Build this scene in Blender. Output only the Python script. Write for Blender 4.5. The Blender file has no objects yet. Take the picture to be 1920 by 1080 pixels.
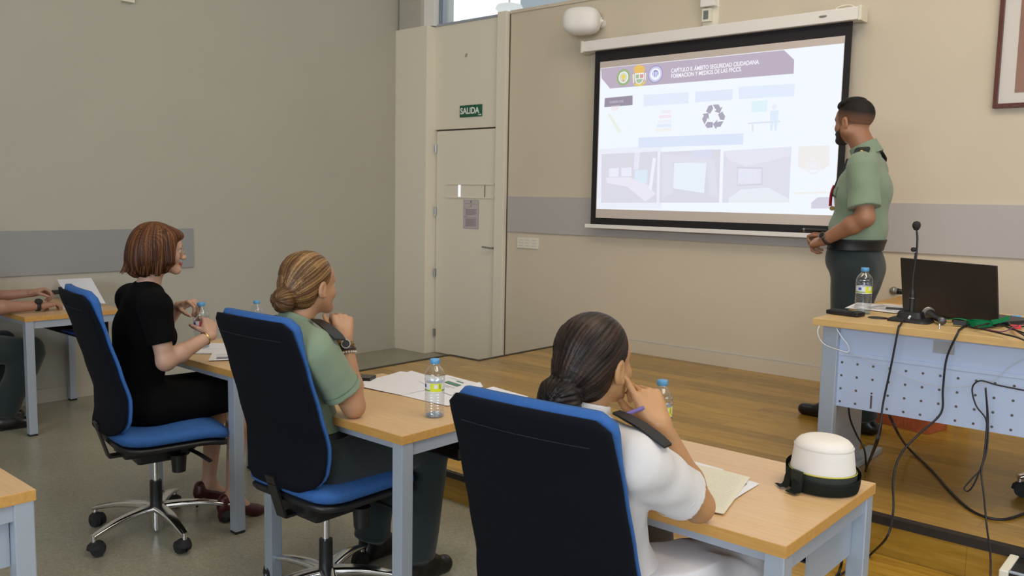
import bpy, bmesh, math, random
import numpy as np
from mathutils import Vector, Matrix
random.seed(7)
SC = bpy.context.scene
COL = SC.collection
PI = math.pi

# ------------------------------------------------------------------ camera
CAM_F, CAM_YAW, CAM_PITCH, CAM_ROLL, CAM_H = 1603.867, -0.7132505, 0.1046974, 0.01914209, 1.5
_cy, _sy = math.cos(CAM_YAW), math.sin(CAM_YAW)
_fw = Vector((_sy*math.cos(CAM_PITCH), _cy*math.cos(CAM_PITCH), -math.sin(CAM_PITCH)))
_r0 = Vector((_cy, -_sy, 0)); _u0 = _r0.cross(_fw)
_c, _s = math.cos(CAM_ROLL), math.sin(CAM_ROLL)
_rt = _r0*_c + _u0*_s; _up = _u0*_c - _r0*_s
cam_d = bpy.data.cameras.new('camera'); cam = bpy.data.objects.new('camera', cam_d); COL.objects.link(cam)
cam_d.sensor_width = 36; cam_d.lens = CAM_F/1920*36; cam_d.clip_start = 0.05
cam.matrix_world = Matrix.Translation((0, 0, CAM_H)) @ Matrix((_rt, _up, -_fw)).transposed().to_4x4()
SC.camera = cam

def ray(px, py):
    return _fw + _rt*((px-960)/CAM_F) + _up*((540-py)/CAM_F)
def atY(px, py, Y):
    d = ray(px, py); return Vector((0, 0, CAM_H)) + d*(Y/d.y)
def atX(px, py, X):
    d = ray(px, py); return Vector((0, 0, CAM_H)) + d*(X/d.x)
def atZ(px, py, Z):
    d = ray(px, py); return Vector((0, 0, CAM_H)) + d*((Z-CAM_H)/d.z)

# ------------------------------------------------------------------ light
SC.view_settings.view_transform = 'Standard'
SC.view_settings.look = 'None'
SC.view_settings.gamma = 1
SC.view_settings.exposure = 0.0
W = bpy.data.worlds.new('world'); SC.world = W; W.use_nodes = True
W.node_tree.nodes['Background'].inputs[0].default_value = (0.80, 0.90, 1.0, 1)
W.node_tree.nodes['Background'].inputs[1].default_value = 0.55

def area(name, loc, target, sx, sy, power, col):
    l = bpy.data.lights.new(name, 'AREA'); l.shape = 'RECTANGLE'; l.size = sx; l.size_y = sy
    l.energy = power; l.color = col
    o = bpy.data.objects.new(name, l); COL.objects.link(o); o.location = loc
    d = Vector(target) - Vector(loc); o.rotation_euler = d.to_track_quat('-Z', 'Y').to_euler()
    return o
# added area lights for daylight assumed at right and behind camera; no windows seen
area('window_light_right', (4.05, 1.7, 2.15), (-2.5, 2.6, 1.6), 4.0, 2.2, 72, (0.90, 0.95, 1.0))
area('window_light_back', (0.6, -4.93, 2.3), (0.3, 4.5, 1.4), 5.0, 1.8, 345, (0.80, 0.89, 1.0))
# warm overhead fill added to brighten stage and tables; no lamps known there
area('ceiling_light_stage', (-1.6, 3.0, 4.8), (-1.8, 4.0, 0.0), 5.0, 1.2, 90, (1.0, 0.83, 0.60))
area('ceiling_light_room', (0.4, 1.8, 4.7), (-1.2, 2.0, 0.0), 3.0, 2.0, 94, (1.0, 0.91, 0.77))

# ------------------------------------------------------------------ helpers
def nodes(name):
    m = bpy.data.materials.new(name); m.use_nodes = True
    nt = m.node_tree; b = nt.nodes['Principled BSDF']
    return m, nt, b
def mat(name, col, rough=0.5, metal=0.0, var=0.0, vscale=8.0, bump=0.0, bscale=200.0, coat=0.0, spec=None, sss=0.0, sheen=0.0, stretch=(1,1,1)):
    m, nt, b = nodes(name)
    b.inputs['Base Color'].default_value = (*col, 1)
    b.inputs['Roughness'].default_value = rough
    b.inputs['Metallic'].default_value = metal
    if coat: b.inputs['Coat Weight'].default_value = coat
    if spec is not None: b.inputs['Specular IOR Level'].default_value = spec
    if sss:
        b.inputs['Subsurface Weight'].default_value = sss
        b.inputs['Subsurface Radius'].default_value = (0.012, 0.004, 0.002)
        b.inputs['Subsurface Scale'].default_value = 1.0
    if sheen: b.inputs['Sheen Weight'].default_value = sheen
    tc = nt.nodes.new('ShaderNodeTexCoord'); mp = nt.nodes.new('ShaderNodeMapping')
    nt.links.new(tc.outputs['Object'], mp.inputs[0]); mp.inputs['Scale'].default_value = stretch
    if var:
        n = nt.nodes.new('ShaderNodeTexNoise'); n.inputs['Scale'].default_value = vscale; n.inputs['Detail'].default_value = 4
        nt.links.new(mp.outputs[0], n.inputs['Vector'])
        r = nt.nodes.new('ShaderNodeValToRGB')
        r.color_ramp.elements[0].position = 0.3; r.color_ramp.elements[1].position = 0.7
        r.color_ramp.elements[0].color = (*[max(0, c*(1-var)) for c in col], 1)
        r.color_ramp.elements[1].color = (*[min(1, c*(1+var)) for c in col], 1)
        nt.links.new(n.outputs[0], r.inputs[0]); nt.links.new(r.outputs[0], b.inputs['Base Color'])
    if bump:
        n2 = nt.nodes.new('ShaderNodeTexNoise'); n2.inputs['Scale'].default_value = bscale; n2.inputs['Detail'].default_value = 2
        nt.links.new(mp.outputs[0], n2.inputs['Vector'])
        bp = nt.nodes.new('ShaderNodeBump'); bp.inputs['Strength'].default_value = bump; bp.inputs['Distance'].default_value = 0.002
        nt.links.new(n2.outputs[0], bp.inputs['Height']); nt.links.new(bp.outputs[0], b.inputs['Normal'])
    return m
def emis(name, col, s=1.0):
    m, nt, b = nodes(name)
    b.inputs['Base Color'].default_value = (0.02, 0.02, 0.02, 1); b.inputs['Roughness'].default_value = 0.9
    b.inputs['Specular IOR Level'].default_value = 0.0
    b.inputs['Emission Color'].default_value = (*col, 1); b.inputs['Emission Strength'].default_value = s
    return m
def wood(name, c1, c2, rough, sx, sy, grain, planks=None, coat=0.0):
    """laminate / boards with grain along X"""
    m, nt, b = nodes(name); L = nt.links
    tc = nt.nodes.new('ShaderNodeTexCoord'); mp = nt.nodes.new('ShaderNodeMapping'); mp.inputs['Scale'].default_value = (sx, sy, sy)
    L.new(tc.outputs['Object'], mp.inputs[0])
    n = nt.nodes.new('ShaderNodeTexNoise'); n.inputs['Scale'].default_value = grain; n.inputs['Detail'].default_value = 6; n.inputs['Roughness'].default_value = 0.6
    L.new(mp.outputs[0], n.inputs['Vector'])
    r = nt.nodes.new('ShaderNodeValToRGB'); r.color_ramp.elements[0].position = 0.32; r.color_ramp.elements[1].position = 0.68
    r.color_ramp.elements[0].color = (*c1, 1); r.color_ramp.elements[1].color = (*c2, 1)
    L.new(n.outputs[0], r.inputs[0]); out = r.outputs[0]
    if planks:
        br = nt.nodes.new('ShaderNodeTexBrick'); br.inputs['Scale'].default_value = 1.0
        br.inputs['Brick Width'].default_value = planks[0]; br.inputs['Row Height'].default_value = planks[1]
        br.inputs['Mortar Size'].default_value = 0.0012; br.inputs['Bias'].default_value = 0.0
        br.inputs['Color1'].default_value = (0.74, 0.74, 0.72, 1); br.inputs['Color2'].default_value = (1.12, 1.10, 1.06, 1); br.inputs['Mortar'].default_value = (0.6, 0.55, 0.5, 1)
        L.new(tc.outputs['Object'], br.inputs['Vector'])
        mx = nt.nodes.new('ShaderNodeMix'); mx.data_type = 'RGBA'; mx.blend_type = 'MULTIPLY'; mx.inputs[0].default_value = 1.0
        L.new(out, mx.inputs[6]); L.new(br.outputs[0], mx.inputs[7]); out = mx.outputs[2]
    L.new(out, b.inputs['Base Color']); b.inputs['Roughness'].default_value = rough
    if coat: b.inputs['Coat Weight'].default_value = coat; b.inputs['Coat Roughness'].default_value = 0.12
    return m

WP = {}   # roots whose parts are modelled in room coordinates
def root_at(name, label, cat, loc, group=None):
    r = thing(name, label, cat, loc, 0, group); WP[r.name] = Matrix.Translation(-Vector(loc)); return r
def finish(o, m, parent=None, smooth=False):
    if m is not None: o.data.materials.append(m)
    if smooth: o.data.shade_smooth()
    if parent is not None:
        o.parent = parent
        o.matrix_parent_inverse = WP.get(parent.name, Matrix.Identity(4))
    COL.objects.link(o)
    return o
def obj(name, bm, m, parent=None, smooth=False):
    me = bpy.data.meshes.new(name); bmesh.ops.recalc_face_normals(bm, faces=bm.faces); bm.to_mesh(me); bm.free()
    return finish(bpy.data.objects.new(name, me), m, parent, smooth)
def join_into(o, bm, m):
    """surface pattern: add loose pieces to an object's own mesh under a second material"""
    me = o.data; me.materials.append(m); k = len(me.materials)-1
    for f in bm.faces: f.material_index = k
    b2 = bmesh.new(); b2.from_mesh(me); t = bpy.data.meshes.new('t'); bm.to_mesh(t); bm.free(); b2.from_mesh(t); bpy.data.meshes.remove(t); b2.to_mesh(me); b2.free()
def sharp(o, ang=0.6):
    o.data.shade_smooth()
    md = o.modifiers.new('edge', 'EDGE_SPLIT'); md.split_angle = ang
    return o
def thing(name, label, cat, loc=(0, 0, 0), rz=0.0, group=None):
    o = bpy.data.objects.new(name, None); o.empty_display_size = 0.1; COL.objects.link(o)
    o.location = loc; o.rotation_euler = (0, 0, rz); o['label'] = label; o['category'] = cat
    if group: o['group'] = group
    return o
def tag(o, label, cat, group=None, kind=None):
    o['label'] = label; o['category'] = cat
    if group: o['group'] = group
    if kind: o['kind'] = kind
    return o
def struct(o, label=None):
    o['kind'] = 'structure'
    if label: o['label'] = label
    return o
def dup(root, loc, rz, label, group=None, skip=()):
    r = root.copy(); COL.objects.link(r); r.location = loc; r.rotation_euler = (0, 0, rz); r['label'] = label
    if group: r['group'] = group
    for ch in list(root.children):
        if ch.name.split('.')[0] in skip: continue
        c = ch.copy(); COL.objects.link(c); c.parent = r
        for g in ch.children:
            d = g.copy(); COL.objects.link(d); d.parent = c
    return r
def bx(bm, lo, hi, bev=0.0, rot=None, piv=None):
    c = [(a+b)/2 for a, b in zip(lo, hi)]; s = [abs(b-a) for a, b in zip(lo, hi)]
    M = Matrix.Translation(c) @ Matrix.Diagonal((*s, 1))
    if rot is not None:
        P = Vector(piv) if piv is not None else Vector(c)
        M = Matrix.Translation(P) @ rot.to_4x4() @ Matrix.Translation(-P) @ M
    r = bmesh.ops.create_cube(bm, size=1, matrix=M)
    if bev:
        ed = set(e for v in r['verts'] for e in v.link_edges)
        bmesh.ops.bevel(bm, geom=list(ed), offset=bev, segments=2, profile=0.6, affect='EDGES')
    return bm
def box(name, lo, hi, m, parent=None, bev=0.0, rot=None, piv=None):
    bm = bmesh.new(); bx(bm, lo, hi, bev, rot, piv); return obj(name, bm, m, parent)
def cyl(bm, a, b, r1, r2=None, n=24, caps=True):
    a = Vector(a); b = Vector(b); d = b-a; L = d.length
    M = Matrix.Translation((a+b)/2) @ d.to_track_quat('Z', 'Y').to_matrix().to_4x4()
    bmesh.ops.create_cone(bm, cap_ends=caps, segments=n, radius1=r1, radius2=r1 if r2 is None else r2, depth=L, matrix=M)
    return bm
def lathe(bm, prof, c=(0, 0, 0), n=32, rot=None, caps=True, fx=1.0, fy=1.0):
    rows = []
    for r, z in prof:
        row = []
        for i in range(n):
            a = 2*PI*i/n; v = Vector((r*math.cos(a)*fx, r*math.sin(a)*fy, z))
            if rot is not None: v = rot @ v
            row.append(bm.verts.new(v + Vector(c)))
        rows.append(row)
    for a, b in zip(rows, rows[1:]):
        for i in range(n): bm.faces.new((a[i], a[(i+1) % n], b[(i+1) % n], b[i]))
    if caps:
        bm.faces.new(rows[0][::-1]); bm.faces.new(rows[-1])
    return bm
def crom(pts, n=10):
    P = [Vector(p) for p in pts]; P = [P[0]*2-P[1]] + P + [P[-1]*2-P[-2]]; o = []
    for i in range(1, len(P)-2):
        for k in range(n):
            t = k/n; a, b, c, d = P[i-1], P[i], P[i+1], P[i+2]
            o.append(0.5*((2*b)+(c-a)*t+(2*a-5*b+4*c-d)*t*t+(3*b-a-3*c+d)*t*t*t))
    o.append(P[-2]); return o
def tube(bm, pts, r, n=8, smooth=True, rr=None, flat=None):
    P = crom(pts) if smooth else [Vector(p) for p in pts]
    N = len(P); prev = None; rows = []
    for i, p in enumerate(P):
        t = (P[min(i+1, N-1)] - P[max(i-1, 0)]).normalized()
        if prev is None:
            u = t.cross(Vector((0, 0, 1)));
            if u.length < 1e-3: u = t.cross(Vector((1, 0, 0)))
            u.normalize()
        else:
            u = (prev - t*prev.dot(t)).normalized()
        prev = u; v = t.cross(u)
        ra = r if rr is None else rr(i/(N-1))
        ru, rv = (ra, ra) if flat is None else (ra*flat[0], ra*flat[1])
        rows.append([bm.verts.new(p + u*math.cos(2*PI*k/n)*ru + v*math.sin(2*PI*k/n)*rv) for k in range(n)])
    for a, b in zip(rows, rows[1:]):
        for k in range(n): bm.faces.new((a[k], a[(k+1) % n], b[(k+1) % n], b[k]))
    bm.faces.new(rows[0][::-1]); bm.faces.new(rows[-1])
    return bm
def prism(bm, poly, fn, t0, t1):
    """2-D polygon extruded: fn(u, v, t) -> point"""
    a = [bm.verts.new(fn(u, v, t0)) for u, v in poly]; b = [bm.verts.new(fn(u, v, t1)) for u, v in poly]; n = len(poly)
    bm.faces.new(a[::-1]); bm.faces.new(b)
    for i in range(n): bm.faces.new((a[i], a[(i+1) % n], b[(i+1) % n], b[i]))
    return bm
def text_mesh(name, body, size, m, M, parent=None, bold=0.0, ext=0.0004, align='LEFT', sx=1.0):
    cu = bpy.data.curves.new(name, 'FONT'); cu.body = body; cu.size = size; cu.extrude = ext; cu.offset = bold; cu.align_x = align
    t = bpy.data.objects.new(name+'_tmp', cu); COL.objects.link(t)
    dg = bpy.context.evaluated_depsgraph_get(); me = bpy.data.meshes.new_from_object(t.evaluated_get(dg))
    bpy.data.objects.remove(t)
    me.transform(M @ Matrix.Diagonal((sx, 1, 1, 1))); me.name = name
    o = bpy.data.objects.new(name, me); me.materials.clear()
    return finish(o, m, parent)
FRONT = Matrix.Rotation(PI/2, 4, 'X')       # XY plane -> faces -Y

# ------------------------------------------------------------------ signed-distance modelling of figures
class Sdf:
    def __init__(s): s.ops = []; s.o = np.zeros(3); s.R = np.eye(3); s.sc = 1.0
    def frame(s, o=(0, 0, 0), R=None, sc=1.0):
        s.o = np.array(o, float); s.R = np.eye(3) if R is None else np.array(R, float); s.sc = sc; return s
    def w(s, p): return s.o + s.R @ (np.array(p, float)*s.sc)
    def add(s, f, k, op): s.ops.append((f, k, op)); return s
    def rc(s, a, b, r1, r2=None, k=0.01, op='u'):
        a = s.w(a); b = s.w(b); r1 = r1*s.sc; r2 = r1 if r2 is None else r2*s.sc
        ba = b-a; l2 = max(float(ba@ba), 1e-9)
        def f(p):
            t = np.clip(((p-a)@ba)/l2, 0, 1)
            q = p - a - t[..., None]*ba
            return np.sqrt((q*q).sum(-1)) - (r1+(r2-r1)*t)
        return s.add(f, k, op)
    def el(s, c, r, k=0.01, op='u', R=None):
        c = s.w(c); Q = s.R if R is None else s.R @ np.array(R, float); r = np.array(r, float)*s.sc; rm = float(r.min())
        def f(p):
            q = (p-c) @ Q
            k0 = np.sqrt(((q/r)**2).sum(-1)); k1 = np.sqrt(((q/(r*r))**2).sum(-1))
            return np.where(k0 < 1e-4, -rm, k0*(k0-1)/np.maximum(k1, 1e-6))
        return s.add(f, k, op)
    def bx(s, c, h, rad=0.0, k=0.003, op='u', R=None):
        c = s.w(c); Q = s.R if R is None else s.R @ np.array(R, float); h = np.array(h, float)*s.sc - rad
        def f(p):
            q = np.abs((p-c) @ Q) - h
            return np.sqrt((np.maximum(q, 0)**2).sum(-1)) + np.minimum(q.max(-1), 0) - rad
        return s.add(f, k, op)
    def cut(s, pt, n, k=0.0):
        """keep the side the normal points away from"""
        c = s.w(pt); nn = s.R @ np.array(n, float); nn = nn/np.linalg.norm(nn)
        return s.add(lambda p: (p-c)@nn, k, 'i')
    def __call__(s, p):
        d = np.full(p.shape[:-1], 1e3)
        for f, k, op in s.ops: d = comb(d, f(p), k, op)
        return d
def comb(d, e, k, op):
    if op == 'd': return d + e
    if op == 'u':
        if k <= 0: return np.minimum(d, e)
        h = np.maximum(k-np.abs(d-e), 0)/k; return np.minimum(d, e) - h*h*k*0.25
    if op == 's': e = -e
    if k <= 0: return np.maximum(d, e)
    h = np.maximum(k-np.abs(d-e), 0)/k; return np.maximum(d, e) + h*h*k*0.25
def mesh_sdf(S, lo, hi, h):
    B = 8; lo = np.array(lo, float); hi = np.array(hi, float)
    nb = np.ceil((hi-lo)/(h*B)).astype(int); n = nb*B+1
    ci = np.stack(np.meshgrid(*[np.arange(k) for k in nb], indexing='ij'), -1).reshape(-1, 3)
    cc = lo + (ci+0.5)*B*h; Rb = B*h*0.87
    ds = []; dc = np.full(len(cc), 1e3)
    for f, k, op in S.ops:
        e = f(cc); ds.append(e); dc = comb(dc, e, k, op)
    act = np.abs(dc) < Rb*1.6 + 0.004
    D = np.repeat(np.repeat(np.repeat(np.where(dc < 0, -1., 1.).astype(np.float32).reshape(nb), B, 0), B, 1), B, 2)
    D = np.pad(D, ((0, 1),)*3, mode='edge')
    ai = ci[act]; g = np.arange(B+1); off = np.stack(np.meshgrid(g, g, g, indexing='ij'), -1).reshape(-1, 3)
    CH = 400
    for s0 in range(0, len(ai), CH):
        a = ai[s0:s0+CH]; idx = (a[:, None, :]*B + off[None]); P = lo + idx*h
        d = np.full(P.shape[:-1], 1e3); sl = np.where(act)[0][s0:s0+CH]
        for (f, k, op), e in zip(S.ops, ds):
            ee = e[sl]
            if op == 'u': m = ee < np.abs(dc[sl]) + 2.2*Rb + k
            elif op == 's': m = ee < 1.1*Rb + k
            elif op == 'i': m = ee > -1.1*Rb - k
            else: m = np.ones(len(sl), bool)
            if not m.any(): continue
            if m.all(): d = comb(d, f(P), k, op)
            else: d[m] = comb(d[m], f(P[m]), k, op)
        D[idx[..., 0], idx[..., 1], idx[..., 2]] = d
    s = (D < 0)
    s8 = s.view(np.uint8)
    t = s8[:-1]+s8[1:]; t = t[:, :-1]+t[:, 1:]; t = t[:, :, :-1]+t[:, :, 1:]
    cells = np.argwhere((t > 0) & (t < 8))
    if len(cells) == 0: return np.zeros((0, 3)), np.zeros((0, 4), int)
    cor = np.array([(i, j, k) for i in (0, 1) for j in (0, 1) for k in (0, 1)])
    V = np.stack([D[cells[:, 0]+c[0], cells[:, 1]+c[1], cells[:, 2]+c[2]] for c in cor], 1).astype(float)
    acc = np.zeros((len(cells), 3)); cnt = np.zeros(len(cells))
    for i in range(8):
        for j in range(i+1, 8):
            if np.abs(cor[i]-cor[j]).sum() != 1: continue
            a, b = V[:, i], V[:, j]; m = (a < 0) != (b < 0)
            tt = np.where(m, a/np.where(m, a-b, 1), 0)
            acc += np.where(m[:, None], cor[i]+(cor[j]-cor[i])*tt[:, None], 0); cnt += m
    vp = lo + (cells + acc/cnt[:, None])*h
    ID = np.full(t.shape, -1, np.int32); ID[cells[:, 0], cells[:, 1], cells[:, 2]] = np.arange(len(cells))
    F = []
    for ax in range(3):
        a1, a2 = [(1, 2), (2, 0), (0, 1)][ax]
        sl0 = [slice(None)]*3; sl1 = [slice(None)]*3; sl0[ax] = slice(0, -1); sl1[ax] = slice(1, None)
        ch = s[tuple(sl0)] != s[tuple(sl1)]
        e = np.argwhere(ch); e = e[(e[:, a1] > 0) & (e[:, a2] > 0) & (e[:, a1] < n[a1]-1) & (e[:, a2] < n[a2]-1)]
        ins = s[e[:, 0], e[:, 1], e[:, 2]]
        d1 = np.zeros(3, int); d1[a1] = 1; d2 = np.zeros(3, int); d2[a2] = 1
        q = [e-d1-d2, e-d2, e, e-d1]
        q = np.stack([ID[c[:, 0], c[:, 1], c[:, 2]] for c in q], 1)
        q[~ins] = q[~ins][:, ::-1]; F.append(q[(q >= 0).all(1)])
    return vp, np.concatenate(F)
def sdf_obj(name, S, lo, hi, h, m, parent=None, attrs=None):
    v, f = mesh_sdf(S, lo, hi, h)
    me = bpy.data.meshes.new(name)
    me.vertices.add(len(v)); me.vertices.foreach_set('co', v.astype(np.float32).ravel())
    me.loops.add(len(f)*4); me.loops.foreach_set('vertex_index', f.astype(np.int32).ravel())
    me.polygons.add(len(f)); me.polygons.foreach_set('loop_start', np.arange(0, len(f)*4, 4, dtype=np.int32)); me.polygons.foreach_set('loop_total', np.full(len(f), 4, np.int32))
    me.update(calc_edges=True); me.validate()
    me.shade_smooth()
    for k, fn in (attrs or {}).items():
        at = me.attributes.new(k, 'FLOAT', 'POINT'); at.data.foreach_set('value', fn(v).astype(np.float32))
    return finish(bpy.data.objects.new(name, me), m, parent)
# ------------------------------------------------------------------ materials
M = {}
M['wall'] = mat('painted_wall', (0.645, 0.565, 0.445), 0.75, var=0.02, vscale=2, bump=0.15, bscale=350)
M['wall_side'] = mat('painted_side_wall', (0.46, 0.44, 0.38), 0.8, var=0.02, vscale=2, bump=0.15, bscale=350)  # wall paint darkened, the left wall's dimmer light is in the colour
M['door'] = mat('painted_door', (0.80, 0.745, 0.625), 0.5)
M['seam'] = mat('dark_seam', (0.10, 0.085, 0.07), 0.8)
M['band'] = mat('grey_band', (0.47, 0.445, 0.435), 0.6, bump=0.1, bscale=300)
M['band_side'] = mat('grey_band_side', (0.30, 0.305, 0.31), 0.6, bump=0.1, bscale=300)  # same grey as the front band, darkened to carry the left wall's shade
M['white'] = mat('white_plastic', (0.86, 0.83, 0.80), 0.4)
M['offwhite'] = mat('cream_plastic', (0.80, 0.76, 0.64), 0.45)
M['black'] = mat('black_plastic', (0.010, 0.010, 0.012), 0.42)
M['blackmatte'] = mat('black_rubber', (0.012, 0.012, 0.013), 0.8)
M['chrome'] = mat('polished_aluminium', (0.72, 0.72, 0.74), 0.16, metal=1.0)
M['steel'] = mat('brushed_steel', (0.5, 0.5, 0.5), 0.3, metal=1.0)
M['greymetal'] = mat('grey_powder_coat', (0.40, 0.45, 0.53), 0.38, metal=0.25)
M['desklt'] = mat('pale_grey_sheet_metal', (0.48, 0.565, 0.76), 0.42, metal=0.1)
M['top'] = wood('beech_laminate', (0.60, 0.385, 0.19), (0.68, 0.46, 0.25), 0.33, 1.2, 14, 6)
M['edge'] = wood('beech_edge', (0.52, 0.27, 0.065), (0.62, 0.34, 0.10), 0.4, 1.0, 12, 6)
M['desktop'] = wood('oak_laminate', (0.60, 0.41, 0.18), (0.70, 0.50, 0.25), 0.36, 1.2, 14, 6)
M['boards'] = wood('oak_floor_boards', (0.32, 0.175, 0.022), (0.46, 0.27, 0.045), 0.26, 1.2, 9, 5, planks=(1.4, 0.11), coat=0.08)
M['trim'] = mat('dark_nosing', (0.018, 0.013, 0.011), 0.55)
M['paper'] = mat('white_paper', (0.76, 0.76, 0.82), 0.7)
M['paper_y'] = mat('ivory_paper', (0.71, 0.68, 0.57), 0.7)
M['ink'] = mat('print_ink', (0.22, 0.22, 0.27), 0.8)
M['ink_pale'] = mat('pale_print_ink', (0.52, 0.50, 0.52), 0.8)
M['ink_faint'] = mat('faint_handwriting', (0.42, 0.41, 0.36), 0.8)
M['green_ink'] = mat('green_print', (0.10, 0.22, 0.15), 0.8)
M['green'] = mat('sign_green', (0.010, 0.115, 0.055), 0.5)
M['shell'] = mat('chair_shell_fabric', (0.0026, 0.0036, 0.0082), 0.9, bump=0.4, bscale=900, spec=0.2)
M['blue'] = mat('blue_fabric', (0.028, 0.120, 0.380), 0.85, var=0.08, vscale=60, bump=0.5, bscale=900)
M['redwood'] = mat('red_brown_wood', (0.10, 0.022, 0.012), 0.4, var=0.2, vscale=6, stretch=(8, 8, 1))
M['terracotta'] = mat('terracotta', (0.42, 0.10, 0.035), 0.6, var=0.15, vscale=20)
# terrazzo floor
m, nt, b = nodes('terrazzo'); L = nt.links
tc = nt.nodes.new('ShaderNodeTexCoord')
vo = nt.nodes.new('ShaderNodeTexVoronoi'); vo.inputs['Scale'].default_value = 130; L.new(tc.outputs['Object'], vo.inputs['Vector'])
no = nt.nodes.new('ShaderNodeTexNoise'); no.inputs['Scale'].default_value = 1.3; no.inputs['Detail'].default_value = 5; L.new(tc.outputs['Object'], no.inputs['Vector'])
r1 = nt.nodes.new('ShaderNodeValToRGB'); r1.color_ramp.elements[0].color = (0.35, 0.33, 0.24, 1); r1.color_ramp.elements[1].color = (0.45, 0.43, 0.34, 1)
r1.color_ramp.elements[0].position = 0.2; r1.color_ramp.elements[1].position = 0.8
L.new(vo.outputs['Color'], r1.inputs[0])
mx = nt.nodes.new('ShaderNodeMix'); mx.data_type = 'RGBA'; mx.blend_type = 'MULTIPLY'; mx.inputs[0].default_value = 0.5
L.new(r1.outputs[0], mx.inputs[6]); L.new(no.outputs[0], mx.inputs[7]); L.new(mx.outputs[2], b.inputs['Base Color']); b.inputs['Roughness'].default_value = 0.3
M['terrazzo'] = m
# clear bottle plastic
def clear(name, tint, refl=0.14):
    m = bpy.data.materials.new(name); m.use_nodes = True; nt = m.node_tree; nt.nodes.clear(); L = nt.links
    o = nt.nodes.new('ShaderNodeOutputMaterial'); t = nt.nodes.new('ShaderNodeBsdfTransparent'); g = nt.nodes.new('ShaderNodeBsdfGlossy'); x = nt.nodes.new('ShaderNodeMixShader')
    t.inputs[0].default_value = (*tint, 1); g.inputs['Roughness'].default_value = 0.06; g.inputs[0].default_value = (0.95, 0.97, 1, 1)
    lw = nt.nodes.new('ShaderNodeLayerWeight'); lw.inputs[0].default_value = refl+0.15
    mr = nt.nodes.new('ShaderNodeMapRange'); mr.inputs['To Min'].default_value = refl*0.45; mr.inputs['To Max'].default_value = 0.55
    L.new(lw.outputs['Facing'], mr.inputs[0]); L.new(mr.outputs[0], x.inputs[0]); L.new(t.outputs[0], x.inputs[1]); L.new(g.outputs[0], x.inputs[2]); L.new(x.outputs[0], o.inputs[0])
    return m
M['pet'] = clear('clear_plastic', (0.93, 0.95, 0.97))
M['pane'] = clear('window_glass', (0.90, 0.93, 0.93), 0.05)
M['cap'] = mat('blue_bottle_cap', (0.10, 0.33, 0.62), 0.4)
M['lab_white'] = mat('label_white', (0.72, 0.74, 0.78), 0.5)
M['lab_yellow'] = mat('label_yellow', (0.68, 0.72, 0.02), 0.5)
M['lab_green'] = mat('label_green', (0.22, 0.36, 0.06), 0.5)
M['lab_red'] = mat('label_red', (0.60, 0.03, 0.03), 0.5)
M['lab_blue'] = mat('label_blue', (0.04, 0.10, 0.40), 0.5)

# ------------------------------------------------------------------ room shell
WY = 5.70      # front wall plane
WX = -6.36     # left wall plane
SZ = 0.30      # stage height
def S_box(name, lo, hi, m, bev=0): return struct(box(name, lo, hi, m, None, bev))
S_box('floor', (-6.5, -5.0, -0.1), (4.2, 5.85, 0.0), M['terrazzo'])
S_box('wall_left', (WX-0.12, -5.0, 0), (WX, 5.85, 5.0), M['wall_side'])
S_box('wall_back', (-6.5, -5.1, 0), (4.2, -5.0, 5.0), M['wall'])
# right wall, unseen; its window openings are assumed, added to let daylight in
bm = bmesh.new(); bx(bm, (4.1, -5, 0), (4.2, 5.85, 0.9)); bx(bm, (4.1, -5, 3.4), (4.2, 5.85, 5.0))
for y in (-5.0, -2.5, 0.2, 3.2, 5.4): bx(bm, (4.1, y, 0.9), (4.2, y+0.45, 3.4))
struct(obj('wall_right', bm, M['wall']))
for n_, (ax_, w0, w1, z0, z1) in ((3, ('y', -1.9, 3.1, 1.4, 3.2)), (4, ('x', -0.3, 3.7, 1.05, 3.25))):
    bm = bmesh.new()
    def fb(u0, u1, za, zb, ax_=ax_): bx(bm, *(((u0, -5.0, za), (u1, -4.90, zb)) if ax_ == 'y' else ((4.02, u0, za), (4.10, u1, zb))))
    fb(w0-0.06, w1+0.06, z0-0.06, z0); fb(w0-0.06, w1+0.06, z1, z1+0.06); fb(w0-0.06, w0, z0, z1); fb(w1, w1+0.06, z0, z1)
    for k in range(1, 4): u = w0+(w1-w0)*k/4; fb(u-0.02, u+0.02, z0, z1)
    struct(obj('window_%d' % n_, bm, M['greymetal']))  # assumed window frames, added around the two daylight area lights, out of view
# unseen boxes added above the two overhead fill lights
S_box('trim_13', (-4.1, 2.4, 4.83), (0.9, 3.6, 5.0), M['white']); S_box('trim_14', (-1.1, 0.8, 4.75), (1.9, 2.8, 5.0), M['white'])
S_box('ceiling', (-6.5, -5.1, 5.0), (4.2, 10.2, 5.1), M['white'])
# front wall: full-height part right of the glazed strip
bm = bmesh.new()
bx(bm, (-5.0, WY, 0), (4.2, WY+0.15, 3.08))
struct(obj('wall_front', bm, M['wall']))
S_box('trim_1', (-5.0, WY-0.012, 3.08), (4.2, WY+0.16, 3.105), M['wall'])          # capping of the front wall
S_box('trim_2', (-5.115, WY-0.05, 0), (-5.012, WY+0.15, 3.10), M['door'], 0.003)   # post right of the door
S_box('trim_3', (-5.012, WY-0.004, 0), (-5.0, WY+0.1, 3.08), M['seam'])
# column in the corner: wide lower casing, narrower shaft above
S_box('wall_column', (WX, 5.58, 0), (-5.925, 5.85, 3.07), M['door'], 0.004)
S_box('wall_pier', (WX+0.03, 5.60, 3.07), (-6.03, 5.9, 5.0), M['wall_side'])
S_box('trim_4', (-6.03, 5.64, 3.075), (-5.90, 5.9, 5.0), M['white'])
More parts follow.
